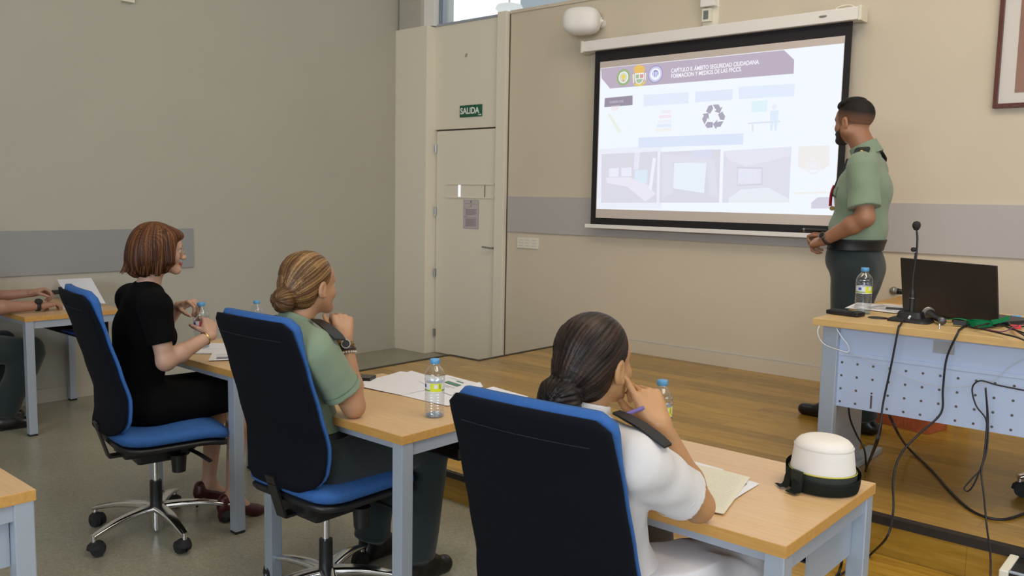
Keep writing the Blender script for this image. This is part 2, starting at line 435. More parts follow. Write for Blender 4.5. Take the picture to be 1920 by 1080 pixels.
# overdoor panel and door
S_box('trim_5', (-5.925, WY-0.01, 2.125), (-5.115, WY+0.08, 3.075), M['door'], 0.002)
S_box('trim_6', (-5.925, WY-0.02, 3.07), (-5.115, WY+0.10, 3.09), M['greymetal'])
S_box('trim_7', (-5.925, WY+0.02, 2.110), (-5.115, WY+0.08, 2.126), M['seam'])
door = struct(box('door_1', (-5.888, WY-0.012, 0.008), (-5.118, WY+0.05, 2.110), M['door'], None, 0.002))
for z in (1.949, 1.362, 0.777, 0.198):
    bm = bmesh.new(); cyl(bm, (-5.897, WY-0.022, z-0.04), (-5.897, WY-0.022, z+0.04), 0.008, n=12); bx(bm, (-5.915, WY-0.018, z-0.035), (-5.880, WY-0.012, z+0.035)); obj('hinge', bm, M['steel'], door)
for z in (1.618, 1.496):
    bm = bmesh.new(); bx(bm, (-5.745, WY-0.022, z-0.004), (-5.148, WY-0.012, z+0.004)); bx(bm, (-5.154, WY-0.026, z-0.010), (-5.146, WY-0.012, z+0.012)); obj('rail', bm, M['door'], door)
box('glass_slot', (-5.600, WY-0.016, 1.503), (-5.572, WY-0.0125, 1.612), emis('lit_slot', (0.95, 0.97, 1), 1.0), door)
box('slider_edge', (-5.268, WY-0.016, 1.503), (-5.262, WY-0.012, 1.612), M['seam'], door)
bm = bmesh.new(); cyl(bm, (-5.13, WY-0.012, 1.052), (-5.13, WY-0.065, 1.052), 0.009); cyl(bm, (-5.132, WY-0.06, 1.052), (-5.245, WY-0.06, 1.058), 0.0085); sharp(obj('door_handle', bm, M['steel'], door))
# grey bands on the walls
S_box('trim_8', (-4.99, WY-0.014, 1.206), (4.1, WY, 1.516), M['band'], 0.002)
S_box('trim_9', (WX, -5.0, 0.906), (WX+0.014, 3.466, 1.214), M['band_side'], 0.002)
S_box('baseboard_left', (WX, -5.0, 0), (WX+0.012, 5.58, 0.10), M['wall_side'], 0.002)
S_box('baseboard_front', (-4.26, WY-0.010, SZ), (4.1, WY, SZ+0.10), M['wall'], 0.001)
S_box('trim_10', (-4.26, WY-0.0115, SZ+0.1), (4.1, WY, SZ+0.104), M['ink_pale'])
# glazed strip above the wall and the bright space behind it
fr = bmesh.new()
for x in (-5.898, -5.874, -5.848): bx(fr, (x, WY+0.0, 3.09), (x+0.009, WY+0.05, 5.0))
bx(fr, (-1.2, WY, 3.105), (-1.15, WY+0.05, 5.0))
win = struct(obj('window_1', fr, M['greymetal']))
struct(box('glass_pane', (-5.86, WY+0.06, 3.10), (4.1, WY+0.066, 5.0), M['pane'], win))
S_box('wall_behind', (-5.2, 10.0, 0), (4.2, 10.1, 5.0), M['white'])
S_box('wall_left_behind', (-12.2, 5.85, 0), (-12.0, 10.1, 5.0), M['white'])
wl = struct(box('window_2', (-11.5, 9.9, 1.0), (-8.55, 9.95, 5.0), emis('bright_daylight_window', (1.0, 1.0, 1.0), 1.6)))
area('hall_light', (-6.5, 8.0, 3.0), (-6.2, 8.2, 5.0), 3.0, 2.0, 75, (0.90, 1.0, 0.97))  # added upward fill that brightens the ceiling behind the glass
bm = bmesh.new(); lathe(bm, [(0.02, 0), (0.13, 0.01), (0.17, 0.05), (0.15, 0.09), (0.03, 0.12)], (-7.05, 8.0, 3.73)); dl = obj('ceiling_lamp', bm, emis('lamp_glow', (1, 1, 1), 0.9), None, True)
bm = bmesh.new(); cyl(bm, (-7.05, 8.0, 3.84), (-7.05, 8.0, 5.0), 0.012); obj('rod', bm, M['white'], dl)
tag(dl, 'round white lamp glimpsed through the glass above the door', 'lamp')

# ------------------------------------------------------------------ stage (black nosing) with lower step
def slab(name, poly, z0, z1, m):
    bm = bmesh.new(); a = [bm.verts.new((x, y, z0)) for x, y in poly]; b = [bm.verts.new((x, y, z1)) for x, y in poly]; n = len(poly)
    bm.faces.new(a[::-1]); bm.faces.new(b)
    for i in range(n): bm.faces.new((a[i], a[(i+1) % n], b[(i+1) % n], b[i]))
    return struct(obj(name, bm, m))
EX, EY = -4.575, 3.375
slab('floor_stage', [(EX, EY), (4.1, EY), (4.1, WY), (-4.27, WY), (-4.27, 4.575), (EX, 4.575)], 0, SZ, M['boards'])
bm = bmesh.new(); t = 0.028
bx(bm, (EX-0.006, EY-0.006, SZ-0.03), (4.1, EY+0.034, SZ+0.003))
bx(bm, (EX-0.006, EY+0.034, SZ-0.03), (EX+t, 4.58, SZ+0.003)); bx(bm, (EX+t, 4.575-t, SZ-0.03), (-4.27+t, 4.581, SZ+0.003)); bx(bm, (-4.276, 4.581, SZ-0.03), (-4.27+t, WY-0.012, SZ+0.003))
struct(obj('trim_11', bm, M['trim']))
S_box('floor_step', (-4.2, 2.93, 0), (4.1, EY-0.007, 0.15), M['boards'])
S_box('trim_12', (-4.2, 2.905, 0.125), (4.1, 2.9295, 0.153), M['trim'])

# ------------------------------------------------------------------ things on the walls
sg = thing('exit_sign', 'green rectangular exit sign with white lettering above the door', 'sign', (-5.452, WY-0.012, 2.278))
box('board', (-0.139, -0.006, -0.053), (0.139, 0, 0.053), M['green'], sg, 0.001)
text_mesh('lettering', 'SALIDA', 0.078, mat('sign_white', (0.85, 0.88, 0.85), 0.5), Matrix.Translation((-0.012, -0.0068, -0.024)) @ FRONT, sg, bold=0.002, align='CENTER', sx=0.92)
bm = bmesh.new()
for k, (a, b_) in enumerate(((0.098, 0.106), (0.112, 0.119), (0.122, 0.131))): bx(bm, (a, -0.0072, -0.044), (b_, -0.006, -0.034))
obj('small_mark', bm, M['white'], sg)
# notice on the door
nt_ = thing('notice', 'small printed paper notice taped to the door below the slider', 'paper', (-5.432, WY-0.014, 1.345))
bm = bmesh.new(); bx(bm, (-0.093, -0.0015, -0.130), (0.093, 0, 0.130)); obj('sheet', bm, mat('notice_paper', (0.56, 0.50, 0.52), 0.6), nt_)
bm = bmesh.new()
bx(bm, (-0.095, -0.0025, 0.1275), (0.095, 0, 0.130)); bx(bm, (-0.095, -0.0025, -0.130), (0.095, 0, -0.1275)); bx(bm, (-0.095, -0.0025, -0.13), (-0.0925, 0, 0.13)); bx(bm, (0.0925, -0.0025, -0.13), (0.095, 0, 0.13))
bx(bm, (-0.008, -0.0025, 0.103), (0.01, -0.001, 0.124)); bx(bm, (-0.070, -0.0025, 0.095), (0.072, -0.001, 0.098)); bx(bm, (-0.003, -0.0025, 0.070), (0.006, -0.001, 0.088)); bx(bm, (-0.04, -0.0025, 0.066), (0.015, -0.001, 0.068))
bx(bm, (-0.09, -0.0025, 0.054), (-0.062, -0.001, 0.058)); bx(bm, (-0.085, -0.0025, -0.020), (-0.045, -0.001, -0.016))
for z0, n_, i0 in ((0.044, 9, 1), (-0.042, 12, 5)):
    for i in range(n_): w_ = 0.075 - (0.03 if (i*i0+1) % 4 == 0 else 0.0) - (i % 3)*0.006; bx(bm, (-0.068, -0.0025, z0-i*0.0062), (w_, -0.001, z0-i*0.0062+0.0034))
bx(bm, (-0.09, -0.0025, -0.030), (0.07, -0.001, -0.027))
obj('print', bm, mat('notice_print', (0.30, 0.26, 0.29), 0.8), nt_)
# floor-side ventilation grille
vg = thing('wall_vent', 'small cream ventilation plate with slots on the wall beside the door', 'vent', (-4.755, WY, 1.115))
box('plate', (-0.117, -0.012, -0.046), (0.117, 0, 0.046), M['offwhite'], vg, 0.002)
bm = bmesh.new()
for cz in (-0.024, 0.0, 0.024):
    for cx in (-0.072, 0, 0.072): bx(bm, (cx-0.022, -0.0135, cz-0.0022), (cx+0.022, -0.0118, cz+0.0022))
join_into(bpy.data.objects['plate'], bm, M['ink_pale'])
# small wall plug
tag(box('wall_hook', (-5.518, WY-0.028, 2.760), (-5.510, WY-0.011, 2.792), M['steel'], None, 0.001, rot=Matrix.Rotation(0.4, 3, 'Y')), 'tiny metal hook on the panel above the exit sign', 'hook')
# loudspeaker
sp = thing('loudspeaker', 'white rounded loudspeaker on a bracket on the front wall, left of the projection screen', 'speaker', (-4.06, WY, 2.885))
S = Sdf(); R_ = np.array([[math.cos(0.35), -math.sin(0.35), 0], [math.sin(0.35), math.cos(0.35), 0], [0, 0, 1]])
def superel(p, c=np.array([-0.055, -0.17, 0.0])):
    q = np.abs((p-c) @ R_)/np.array([0.148, 0.11, 0.104]); return ((q**3.0).sum(-1)**(1/3.0)-1)*0.11
S.add(superel, 0, 'u')
sdf_obj('cabinet', S, (-0.27, -0.33, -0.15), (0.16, -0.02, 0.15), 0.005, M['white'], sp)
bm = bmesh.new(); pts = [Vector((0.0, 0, 0))]
def gp(a): # groove ring at the back rim
    q = Vector((math.copysign(abs(math.cos(a))**0.67, math.cos(a))*0.146, 0.03, math.copysign(abs(math.sin(a))**0.67, math.sin(a))*0.101)); q = Vector((q.x*math.cos(0.35)-q.y*math.sin(0.35), q.x*math.sin(0.35)+q.y*math.cos(0.35), q.z)); return q+Vector((-0.055, -0.17, 0))
tube(bm, [gp(i*PI/18) for i in range(37)], 0.0035, n=6, smooth=False); obj('grille_edge', bm, M['seam'], sp)
bm = bmesh.new(); cyl(bm, (0.02, -0.09, 0), (0.02, 0.0, 0), 0.035); cyl(bm, (0.045, -0.10, 0), (0.075, -0.085, 0), 0.03); cyl(bm, (0.07, -0.085, 0), (0.09, -0.08, 0), 0.014); sharp(obj('bracket', bm, M['white'], sp))
# junction box above the screen with cable duct
jb = thing('wall_box', 'cream electrical box with a small square switch above the projection screen', 'switch box', (-3.08, WY, 2.75))
box('duct', (-0.060, -0.02, 0.0), (0.060, 0, 1.0), M['offwhite'], jb, 0.002)
box('switch_plate', (-0.052, -0.055, 0.035), (0.02, -0.02, 0.125), M['offwhite'], jb, 0.003)
sb = box('button', (-0.038, -0.058, 0.050), (0.0, -0.053, 0.110), mat('grey_button', (0.16, 0.18, 0.19), 0.5), jb, 0.001)
box('sensor_body', (-0.058, -0.075, 0.135), (0.055, -0.01, 0.34), M['white'], jb, 0.006)
bm = bmesh.new(); tube(bm, [(-0.06, -0.03, 0.36), (-0.066, -0.03, 0.25), (-0.055, -0.03, 0.14)], 0.003); obj('cable', bm, M['white'], jb)
# object at top of left wall
tag(box('wall_sensor', (WX, 2.945, 2.867), (WX+0.035, 3.035, 3.0), M['offwhite'], None, 0.003), 'small cream box fixed high on the left wall', 'sensor')
# portrait frame
pf = thing('picture_frame', 'reddish wooden picture frame with white mat on the front wall at the right', 'picture', (-0.78, WY, 2.46))
bm = bmesh.new(); w, h0, h1, t = 0.44, -0.385, 0.44, 0.024
bx(bm, (-w, -0.04, h0), (-w+t, 0, h1), 0.002); bx(bm, (w-t, -0.04, h0), (w, 0, h1), 0.002); bx(bm, (-w+t, -0.04, h0), (w-t, 0, h0+t)); bx(bm, (-w+t, -0.04, h1-t), (w-t, 0, h1))
obj('frame', bm, M['redwood'], pf)
box('mat_board', (-w+t, -0.016, h0+t), (w-t, -0.01, h1-t), mat('mat_board', (0.70, 0.66, 0.62), 0.25, coat=0.8), pf)
box('print', (-0.335, -0.019, -0.30), (0.335, -0.0161, 0.34), mat('brown_print', (0.30, 0.16, 0.12), 0.3, var=0.1, vscale=3, coat=0.8), pf)

# ------------------------------------------------------------------ projection screen
ps = thing('projection_screen', 'pull-down projection screen with black border showing a bright slide', 'projection screen', (-3.03, 5.60, 2.6))
box('housing', (-1.10, -0.045, 0.055), (1.048, 0.065, 0.135), M['white'], ps, 0.006)
for s_ in (-1.107, 1.043): box('end_cap', (s_, -0.050, 0.048), (s_+0.02, 0.07, 0.140), M['offwhite'], ps, 0.004)
for x in (-0.79, 0.60): box('wall_bracket', (x, 0.0, 0.134), (x+0.14, 0.09, 0.139), M['seam'], ps)
bm = bmesh.new(); tube(bm, [(0.86, 0.04, 0.138), (0.88, 0.05, 0.165), (0.95, 0.06, 0.17), (1.0, 0.05, 0.138)], 0.004); obj('power_cord', bm, M['offwhite'], ps)
bm = bmesh.new(); lathe(bm, [(0.0, 0), (0.016, 0.001), (0.016, 0.004), (0, 0.005)], (0.82, -0.046, 0.098), rot=Matrix.Rotation(PI/2, 3, 'X'), fx=1.6, fy=0.5, caps=False); obj('oval_badge', bm, M['steel'], ps)
fab = box('fabric_border', (-0.995, -0.003, -1.295), (0.995, 0.003, 0.057), mat('screen_border', (0.010, 0.008, 0.012), 0.7), ps)
box('white_field', (-0.945, -0.0045, -1.242), (0.953, -0.003, -0.030), mat('screen_fabric', (0.66, 0.58, 0.54), 0.8), ps)
bm = bmesh.new(); bx(bm, (-1.045, -0.012, -1.325), (1.045, 0.014, -1.294), 0.004); obj('bottom_bar', bm, M['white'], ps)
# the projected slide: pale light from the projector, one flat piece per element
SY = -0.0050
slide = box('projected_slide', (-0.938, SY-0.0003, -1.172), (0.950, SY, -0.078), emis('slide_light', (0.88, 0.93, 1.0), 1.0), ps)
def sp_(px, py):   # picture point on the screen plane -> local
    v = atY(px, py, 5.594); return Vector((v.x+3.03, 0, v.z-2.6))
_eI = {}
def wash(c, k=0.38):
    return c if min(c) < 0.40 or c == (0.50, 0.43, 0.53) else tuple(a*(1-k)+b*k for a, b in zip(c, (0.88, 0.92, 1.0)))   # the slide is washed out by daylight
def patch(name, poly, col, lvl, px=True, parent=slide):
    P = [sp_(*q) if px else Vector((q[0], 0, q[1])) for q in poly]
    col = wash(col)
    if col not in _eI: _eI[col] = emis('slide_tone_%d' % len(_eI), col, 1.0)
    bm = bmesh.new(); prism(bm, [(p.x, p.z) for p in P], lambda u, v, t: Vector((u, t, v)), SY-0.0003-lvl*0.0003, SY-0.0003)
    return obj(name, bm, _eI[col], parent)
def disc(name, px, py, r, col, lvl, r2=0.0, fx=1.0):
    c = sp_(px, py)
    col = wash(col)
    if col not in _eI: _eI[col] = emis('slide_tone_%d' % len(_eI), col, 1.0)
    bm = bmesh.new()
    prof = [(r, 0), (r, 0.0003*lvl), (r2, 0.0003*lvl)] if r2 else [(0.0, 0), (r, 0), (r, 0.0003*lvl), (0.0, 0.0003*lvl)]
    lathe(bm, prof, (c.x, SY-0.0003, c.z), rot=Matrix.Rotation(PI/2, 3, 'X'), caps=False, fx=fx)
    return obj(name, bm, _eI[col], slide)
MAUVE = (0.50, 0.43, 0.53); PB = (0.66, 0.75, 0.93); GREY = (0.62, 0.60, 0.68); W1_ = (0.92, 0.94, 1.0)
patch('slide_pink_glow', [(1122, 280), (1240, 272), (1240, 391), (1120, 391)], (0.80, 0.80, 0.90), 1)
patch('title_banner', [(1127, 128.5), (1470, 94), (1489, 112), (1488, 138), (1144, 166), (1128, 147)], MAUVE, 2)
patch('topic_tag', [(1134, 184), (1186, 179), (1186, 197), (1133, 201)], (0.32, 0.28, 0.36), 2)
patch('topic_box', [(1207, 178), (1291, 173), (1291, 194), (1207, 199)], (0.70, 0.78, 0.94), 2)
patch('topic_box', [(1304, 172), (1374, 167), (1373, 187), (1303, 192)], (0.68, 0.76, 0.93), 2)
patch('topic_box', [(1385, 163), (1490, 157), (1489, 180), (1385, 186)], (0.69, 0.79, 0.94), 2)
patch('long_caption_box', [(1197, 258), (1394, 250), (1393, 271), (1197, 277)], (0.62, 0.71, 0.92), 2)
# three photographs on the slide
def photo(c, base, items):
    o = patch('slide_photo', c, base, 2)
    for poly, col in items: patch('photo_area', poly, col, 3, parent=o)
photo([(1128, 289), (1233, 284), (1231, 380), (1127, 380)], (0.60, 0.57, 0.66), [
    ([(1190, 286), (1200, 286), (1197, 318), (1188, 318)], (0.74, 0.74, 0.88)),
    ([(1142, 316), (1160, 315), (1160, 331), (1142, 332)], (0.78, 0.80, 0.92)), ([(1165, 315), (1184, 314), (1184, 330), (1165, 331)], (0.78, 0.80, 0.92)),
    ([(1190, 319), (1214, 318), (1213, 344), (1190, 340)], (0.62, 0.76, 0.90)),
    ([(1136, 333), (1180, 332), (1214, 346), (1229, 364), (1210, 378), (1176, 350), (1138, 343)], (0.79, 0.75, 0.84)), ([(1224, 296), (1230, 296), (1222, 356), (1216, 356)], (0.84, 0.84, 0.95))])
photo([(1238, 285), (1351, 280), (1348, 380), (1236, 380)], (0.60, 0.57, 0.66), [
    ([(1242, 290), (1300, 290), (1340, 300), (1345, 370), (1330, 366), (1325, 306), (1262, 304), (1262, 362), (1242, 372)], (0.66, 0.63, 0.72)),
    ([(1264, 306), (1325, 303), (1320, 362), (1262, 353)], (0.76, 0.84, 0.93)), ([(1296, 282), (1336, 280), (1336, 296), (1296, 300)], (0.60, 0.60, 0.80))])
photo([(1357, 283), (1484, 275), (1479, 380), (1354, 380)], (0.64, 0.63, 0.72), [
    ([(1357, 283), (1484, 275), (1482, 292), (1400, 312), (1366, 300)], (0.72, 0.71, 0.82)), ([(1366, 372), (1390, 355), (1440, 352), (1478, 372), (1479, 380), (1366, 380)], (0.76, 0.80, 0.86)),
    ([(1382, 313), (1430, 314), (1430, 347), (1381, 349)], (0.52, 0.52, 0.62)), ([(1384, 316), (1428, 317), (1427, 344), (1383, 346)], (0.80, 0.80, 0.92)), ([(1385, 320), (1393, 320), (1393, 332), (1385, 332)], (0.60, 0.68, 0.88))])
# orange badge at right
patch('orange_badge', [(1497, 275), (1555, 272), (1555, 310), (1543, 318), (1508, 318), (1496, 312)], (0.86, 0.80, 0.74), 2)
disc('badge_ring', 1525, 312, 0.052, (0.86, 0.83, 0.82), 3, 0.04); disc('badge_centre', 1525, 312, 0.026, (0.84, 0.84, 0.88), 3)
patch('orange_line', [(1489, 361), (1552, 359), (1552, 362.5), (1489, 364)], (0.86, 0.80, 0.70), 2)
patch('page_number_box', [(1521, 391), (1521, 380), (1533, 370), (1570, 369), (1570, 391)], (0.52, 0.47, 0.60), 2)
# round green badge, crowned shield, round blue badge
disc('green_badge', 1169, 145, 0.062, (0.34, 0.46, 0.22), 3); disc('badge_ring', 1169, 145, 0.044, (0.9, 0.92, 0.92), 4); disc('badge_ring', 1169, 145, 0.037, (0.52, 0.58, 0.40), 5); disc('badge_emblem', 1169, 144, 0.019, (0.82, 0.66, 0.16), 6); disc('badge_emblem', 1169, 151, 0.009, (0.75, 0.40, 0.25), 6)
patch('shield_crown', [(1188, 128), (1192, 124), (1198, 121), (1205, 123), (1209, 126), (1208, 136), (1190, 138)], (0.80, 0.52, 0.14), 3)
patch('shield_body', [(1190, 138), (1207, 136), (1208, 147), (1204, 155), (1199, 158), (1193, 156), (1190, 149)], (0.80, 0.82, 0.78), 3)
patch('shield_quarter', [(1192, 140), (1198, 139.4), (1198, 147), (1192, 147.5)], (0.42, 0.52, 0.30), 4); patch('shield_quarter', [(1200, 139.3), (1206, 138.8), (1206, 146), (1200, 146.8)], (0.70, 0.34, 0.34), 4); patch('shield_quarter', [(1192.5, 149), (1206, 147.8), (1202, 154), (1198, 156), (1194, 154)], (0.40, 0.54, 0.34), 4)
patch('shield_base', [(1188, 160), (1194, 154), (1197, 158), (1203, 157), (1209, 151), (1211, 154), (1203, 161), (1196, 161)], (0.78, 0.60, 0.12), 3)
patch('shield_side', [(1186, 139), (1189, 139), (1189, 156), (1187, 156)], (0.80, 0.74, 0.42), 3); patch('shield_side', [(1209, 137), (1211.5, 136.5), (1211, 151), (1209, 151)], (0.80, 0.74, 0.42), 3)
disc('blue_badge', 1229, 139, 0.064, (0.34, 0.33, 0.62), 3, 0.058); disc('badge_field', 1229, 139, 0.056, (0.46, 0.44, 0.70), 3); disc('badge_ring', 1229, 139, 0.043, (0.88, 0.90, 0.98), 4); disc('badge_emblem', 1229, 138, 0.026, (0.26, 0.27, 0.60), 5)
for dx in (-3.2, 0, 3.2): patch('emblem_column', [(1228+dx, 134.5), (1229.6+dx, 134.4), (1229.4+dx, 144.4), (1227.9+dx, 144.6)], (0.80, 0.84, 0.96), 6)
TW = emis('slide_text_white', (0.95, 0.95, 1.0), 1.0)
def stext(name, body, px, py, px2, py2, hgt, m=TW, sx=0.9):
    a = sp_(px, py); b = sp_(px2, py2); an = math.atan2((b-a).z, (b-a).x)
    text_mesh(name, body, hgt, m, Matrix.Translation((a.x, SY-0.0012, a.z)) @ Matrix.Rotation(-an, 4, 'Y') @ FRONT, slide, bold=0.0006, ext=0.0002, sx=sx)
stext('slide_lettering', 'CAPÍTULO II. ÁMBITO SEGURIDAD CIUDADANA.', 1258, 136.5, 1411, 121, 0.0415, sx=0.760)
stext('slide_lettering', 'FORMACION Y MEDIOS DE LAS FFCCS.', 1258, 146.5, 1382, 134, 0.0415, sx=0.775)
stext('slide_lettering', 'GUARDIA CIVIL', 1143, 194, 1177, 191.2, 0.026, emis('slide_text_grey', (0.55, 0.52, 0.6), 1.0), 0.72)
# recycling symbol: three folded arrows
REC = (0.42, 0.40, 0.50); c0 = sp_(1338, 219); bm = bmesh.new()
for k in range(3):
    an = k*2*PI/3
    def rp(u, v, t, an=an): return Vector((c0.x+(u*math.cos(an)-v*math.sin(an)), t, c0.z+(u*math.sin(an)+v*math.cos(an))))
    y0, y1 = SY-0.0012, SY-0.0003
    prism(bm, [(-0.010, 0.085), (0.034, 0.085), (0.050, 0.060), (0.066, 0.066), (0.046, 0.022), (0.004, 0.038), (0.020, 0.046), (0.008, 0.058)], rp, y0, y1)
    prism(bm, [(-0.018, 0.085), (-0.044, 0.078), (-0.062, 0.040), (-0.030, 0.022), (-0.006, 0.058)], rp, y0, y1)
obj('recycling_symbol', bm, emis('slide_dark_grey', REC, 1.0), slide)
# pencil, books, teacher at board
patch('pencil_drawing', [(1139, 214), (1144, 213), (1165, 246), (1159, 249)], (0.78, 0.84, 0.66), 2); patch('pencil_eraser', [(1145, 198), (1162, 197), (1158, 207), (1148, 208)], (0.90, 0.76, 0.76), 2)
for i, (a, b_, y, c) in enumerate(((1239, 1258, 207, (0.86, 0.80, 0.84)), (1236, 1259, 216, (0.88, 0.72, 0.80)), (1233, 1259, 225, (0.84, 0.84, 0.92)), (1232, 1259, 233, (0.68, 0.78, 0.92)), (1228, 1258, 241, (0.90, 0.84, 0.78)))):
    patch('book_drawing', [(a, y), (b_, y-1), (b_, y+5), (a, y+6)], c, 2)
patch('board_drawing', [(1409, 190), (1439, 188), (1438, 209), (1409, 211)], (0.66, 0.86, 0.93), 2); patch('desk_drawing', [(1402, 230), (1462, 226), (1462, 229), (1402, 233)], (0.64, 0.68, 0.82), 2)
patch('desk_drawing', [(1409, 233), (1413, 233), (1413, 246), (1409, 246)], (0.70, 0.72, 0.84), 2); patch('figure_drawing', [(1444, 208), (1460, 207), (1459, 226), (1456, 245), (1452, 245), (1451, 228), (1448, 245), (1444, 245), (1444, 228)], (0.64, 0.78, 0.93), 2); disc('figure_head_drawing', 1452, 200, 0.018, (0.76, 0.80, 0.90), 2)
# ------------------------------------------------------------------ training tables
TH = 0.735
def make_table(label, loc, L=0.80, D=0.60, tray=True, side=True):
    t = thing('training_table', label, 'table', loc, 0, 'wood topped training tables')
    bm = bmesh.new(); bx(bm, (-L, 0, TH-0.0295), (0, D, TH-0.0006), 0.0015); obj('table_edge', bm, M['edge'], t)
    box('tabletop', (-L+0.0015, 0.0015, TH-0.001), (-0.0015, D-0.0015, TH), M['top'], t)
    q = 0.048
    for x in (-L+0.004, -q-0.004):
        for y in (0.004, D-q-0.004):
            lg = box('leg', (x, y, 0.012), (x+q, y+q, TH-0.0295), M['greymetal'], t, 0.003)
            box('foot_cap', (x+0.001, y+0.001, 0), (x+q-0.001, y+q-0.001, 0.013), M['blackmatte'], lg, 0.002)
    bm = bmesh.new()
    for x in (-L+0.012, -q+0.002): bx(bm, (x, q, TH-0.075), (x+0.034, D-q, TH-0.0296))
    bx(bm, (-L+q, 0.03, TH-0.060), (-q, 0.05, TH-0.0296)); bx(bm, (-L+q, D-0.05, TH-0.065), (-q, D-0.025, TH-0.0296))
    obj('frame_rail', bm, M['greymetal'], t)
    if tray:
        bm = bmesh.new(); bx(bm, (-L+0.06, 0.32, TH-0.165), (-0.06, D-0.08, TH-0.160)); bx(bm, (-L+0.06, D-0.085, TH-0.165), (-0.06, D-0.08, TH-0.08)); 
        bx(bm, (-0.064, 0.32, TH-0.165), (-0.06, D-0.08, TH-0.125)); bx(bm, (-L+0.06, 0.32, TH-0.165), (-L+0.064, D-0.08, TH-0.125)); obj('undershelf', bm, M['black'], t)
    if side:
        bm = bmesh.new(); bx(bm, (-0.046, 0.24, TH-0.20), (-0.040, D-q-0.006, TH-0.074)); obj('side_plate', bm, M['greymetal'], t)
    return t
T1 = make_table('wood topped table on grey legs, in front of the person in black', (-3.275, 1.96, 0))
T2 = make_table('wood topped table with loose papers and phone, in front of the seated person in green', (-2.005, 1.795, 0), side=False)
T3 = make_table('wood topped table holding the white cap and handwritten pages', (-0.735, 1.805, 0))
T4 = make_table('wood topped table by the left wall under resting forearms', (-5.515, 1.925, 0), L=0.82, side=False)
T5 = make_table('corner of a wood topped table at the lower left of the photo', (-2.305, 0.215, 0))

# ------------------------------------------------------------------ office chairs
def loft(bm, secs, cap=True):
    rows = [[bm.verts.new(p) for p in s] for s in secs]; n = len(rows[0])
    for a, b in zip(rows, rows[1:]):
        for i in range(n): bm.faces.new((a[i], a[(i+1) % n], b[(i+1) % n], b[i]))
    if cap: bm.faces.new(rows[0][::-1]); bm.faces.new(rows[-1])
def sect(w, th, fn, n=28, e=4.5):
    o = []
    for i in range(n):
        a = 2*PI*i/n; c, s = math.cos(a), math.sin(a)
        o.append(fn(w*math.copysign(abs(c)**(2/e), c), th*math.copysign(abs(s)**(2/e), s)))
    return o
def back_y(z):   # centreline of the backrest: lumbar forward, top leaning back
    pts = [(0.49, -0.215), (0.56, -0.195), (0.66, -0.195), (0.78, -0.228), (0.92, -0.268), (1.10, -0.325)]
    for (a, ya), (b, yb) in zip(pts, pts[1:]):
        if z <= b:
            t = (z-a)/(b-a); t = t*t*(3-2*t)*0.35+t*0.65; return ya+(yb-ya)*t
    return pts[-1][1]
def back_w(z):
    return 0.222 - 0.014*max(0, (z-0.7)/0.4) - 0.02*max(0, (0.62-z)/0.12)
def make_back(y0, th, grow, ztop, zbot, toplift=0.0):
    bm = bmesh.new(); secs = []; N = 26
    for i in range(N+1):
        t = i/N; z = zbot+(ztop-zbot)*t
        # rounded ends
        rb = 0.075; rt_ = 0.030
        w = back_w(z)+grow
        if z-zbot < rb: q = 1-(z-zbot)/rb; w -= 0.07*(1-math.sqrt(max(0, 1-q*q)))
        if ztop-z < rt_: q = 1-(ztop-z)/rt_; w -= 0.028*(1-math.sqrt(max(0, 1-q*q)))
        ed = min(1, (t+0.004)*N/1.6, (1-t+0.004)*N/1.6); tt = (th(z) if callable(th) else th)*(0.45+0.55*math.sqrt(max(0, min(1, ed))))
        secs.append(sect(w, tt, lambda u, v, z=z: Vector((u, back_y(z)+(y0(z) if callable(y0) else y0)+v+0.70*u*u, z - toplift*(u/0.23)**2))))
    loft(bm, secs); return bm
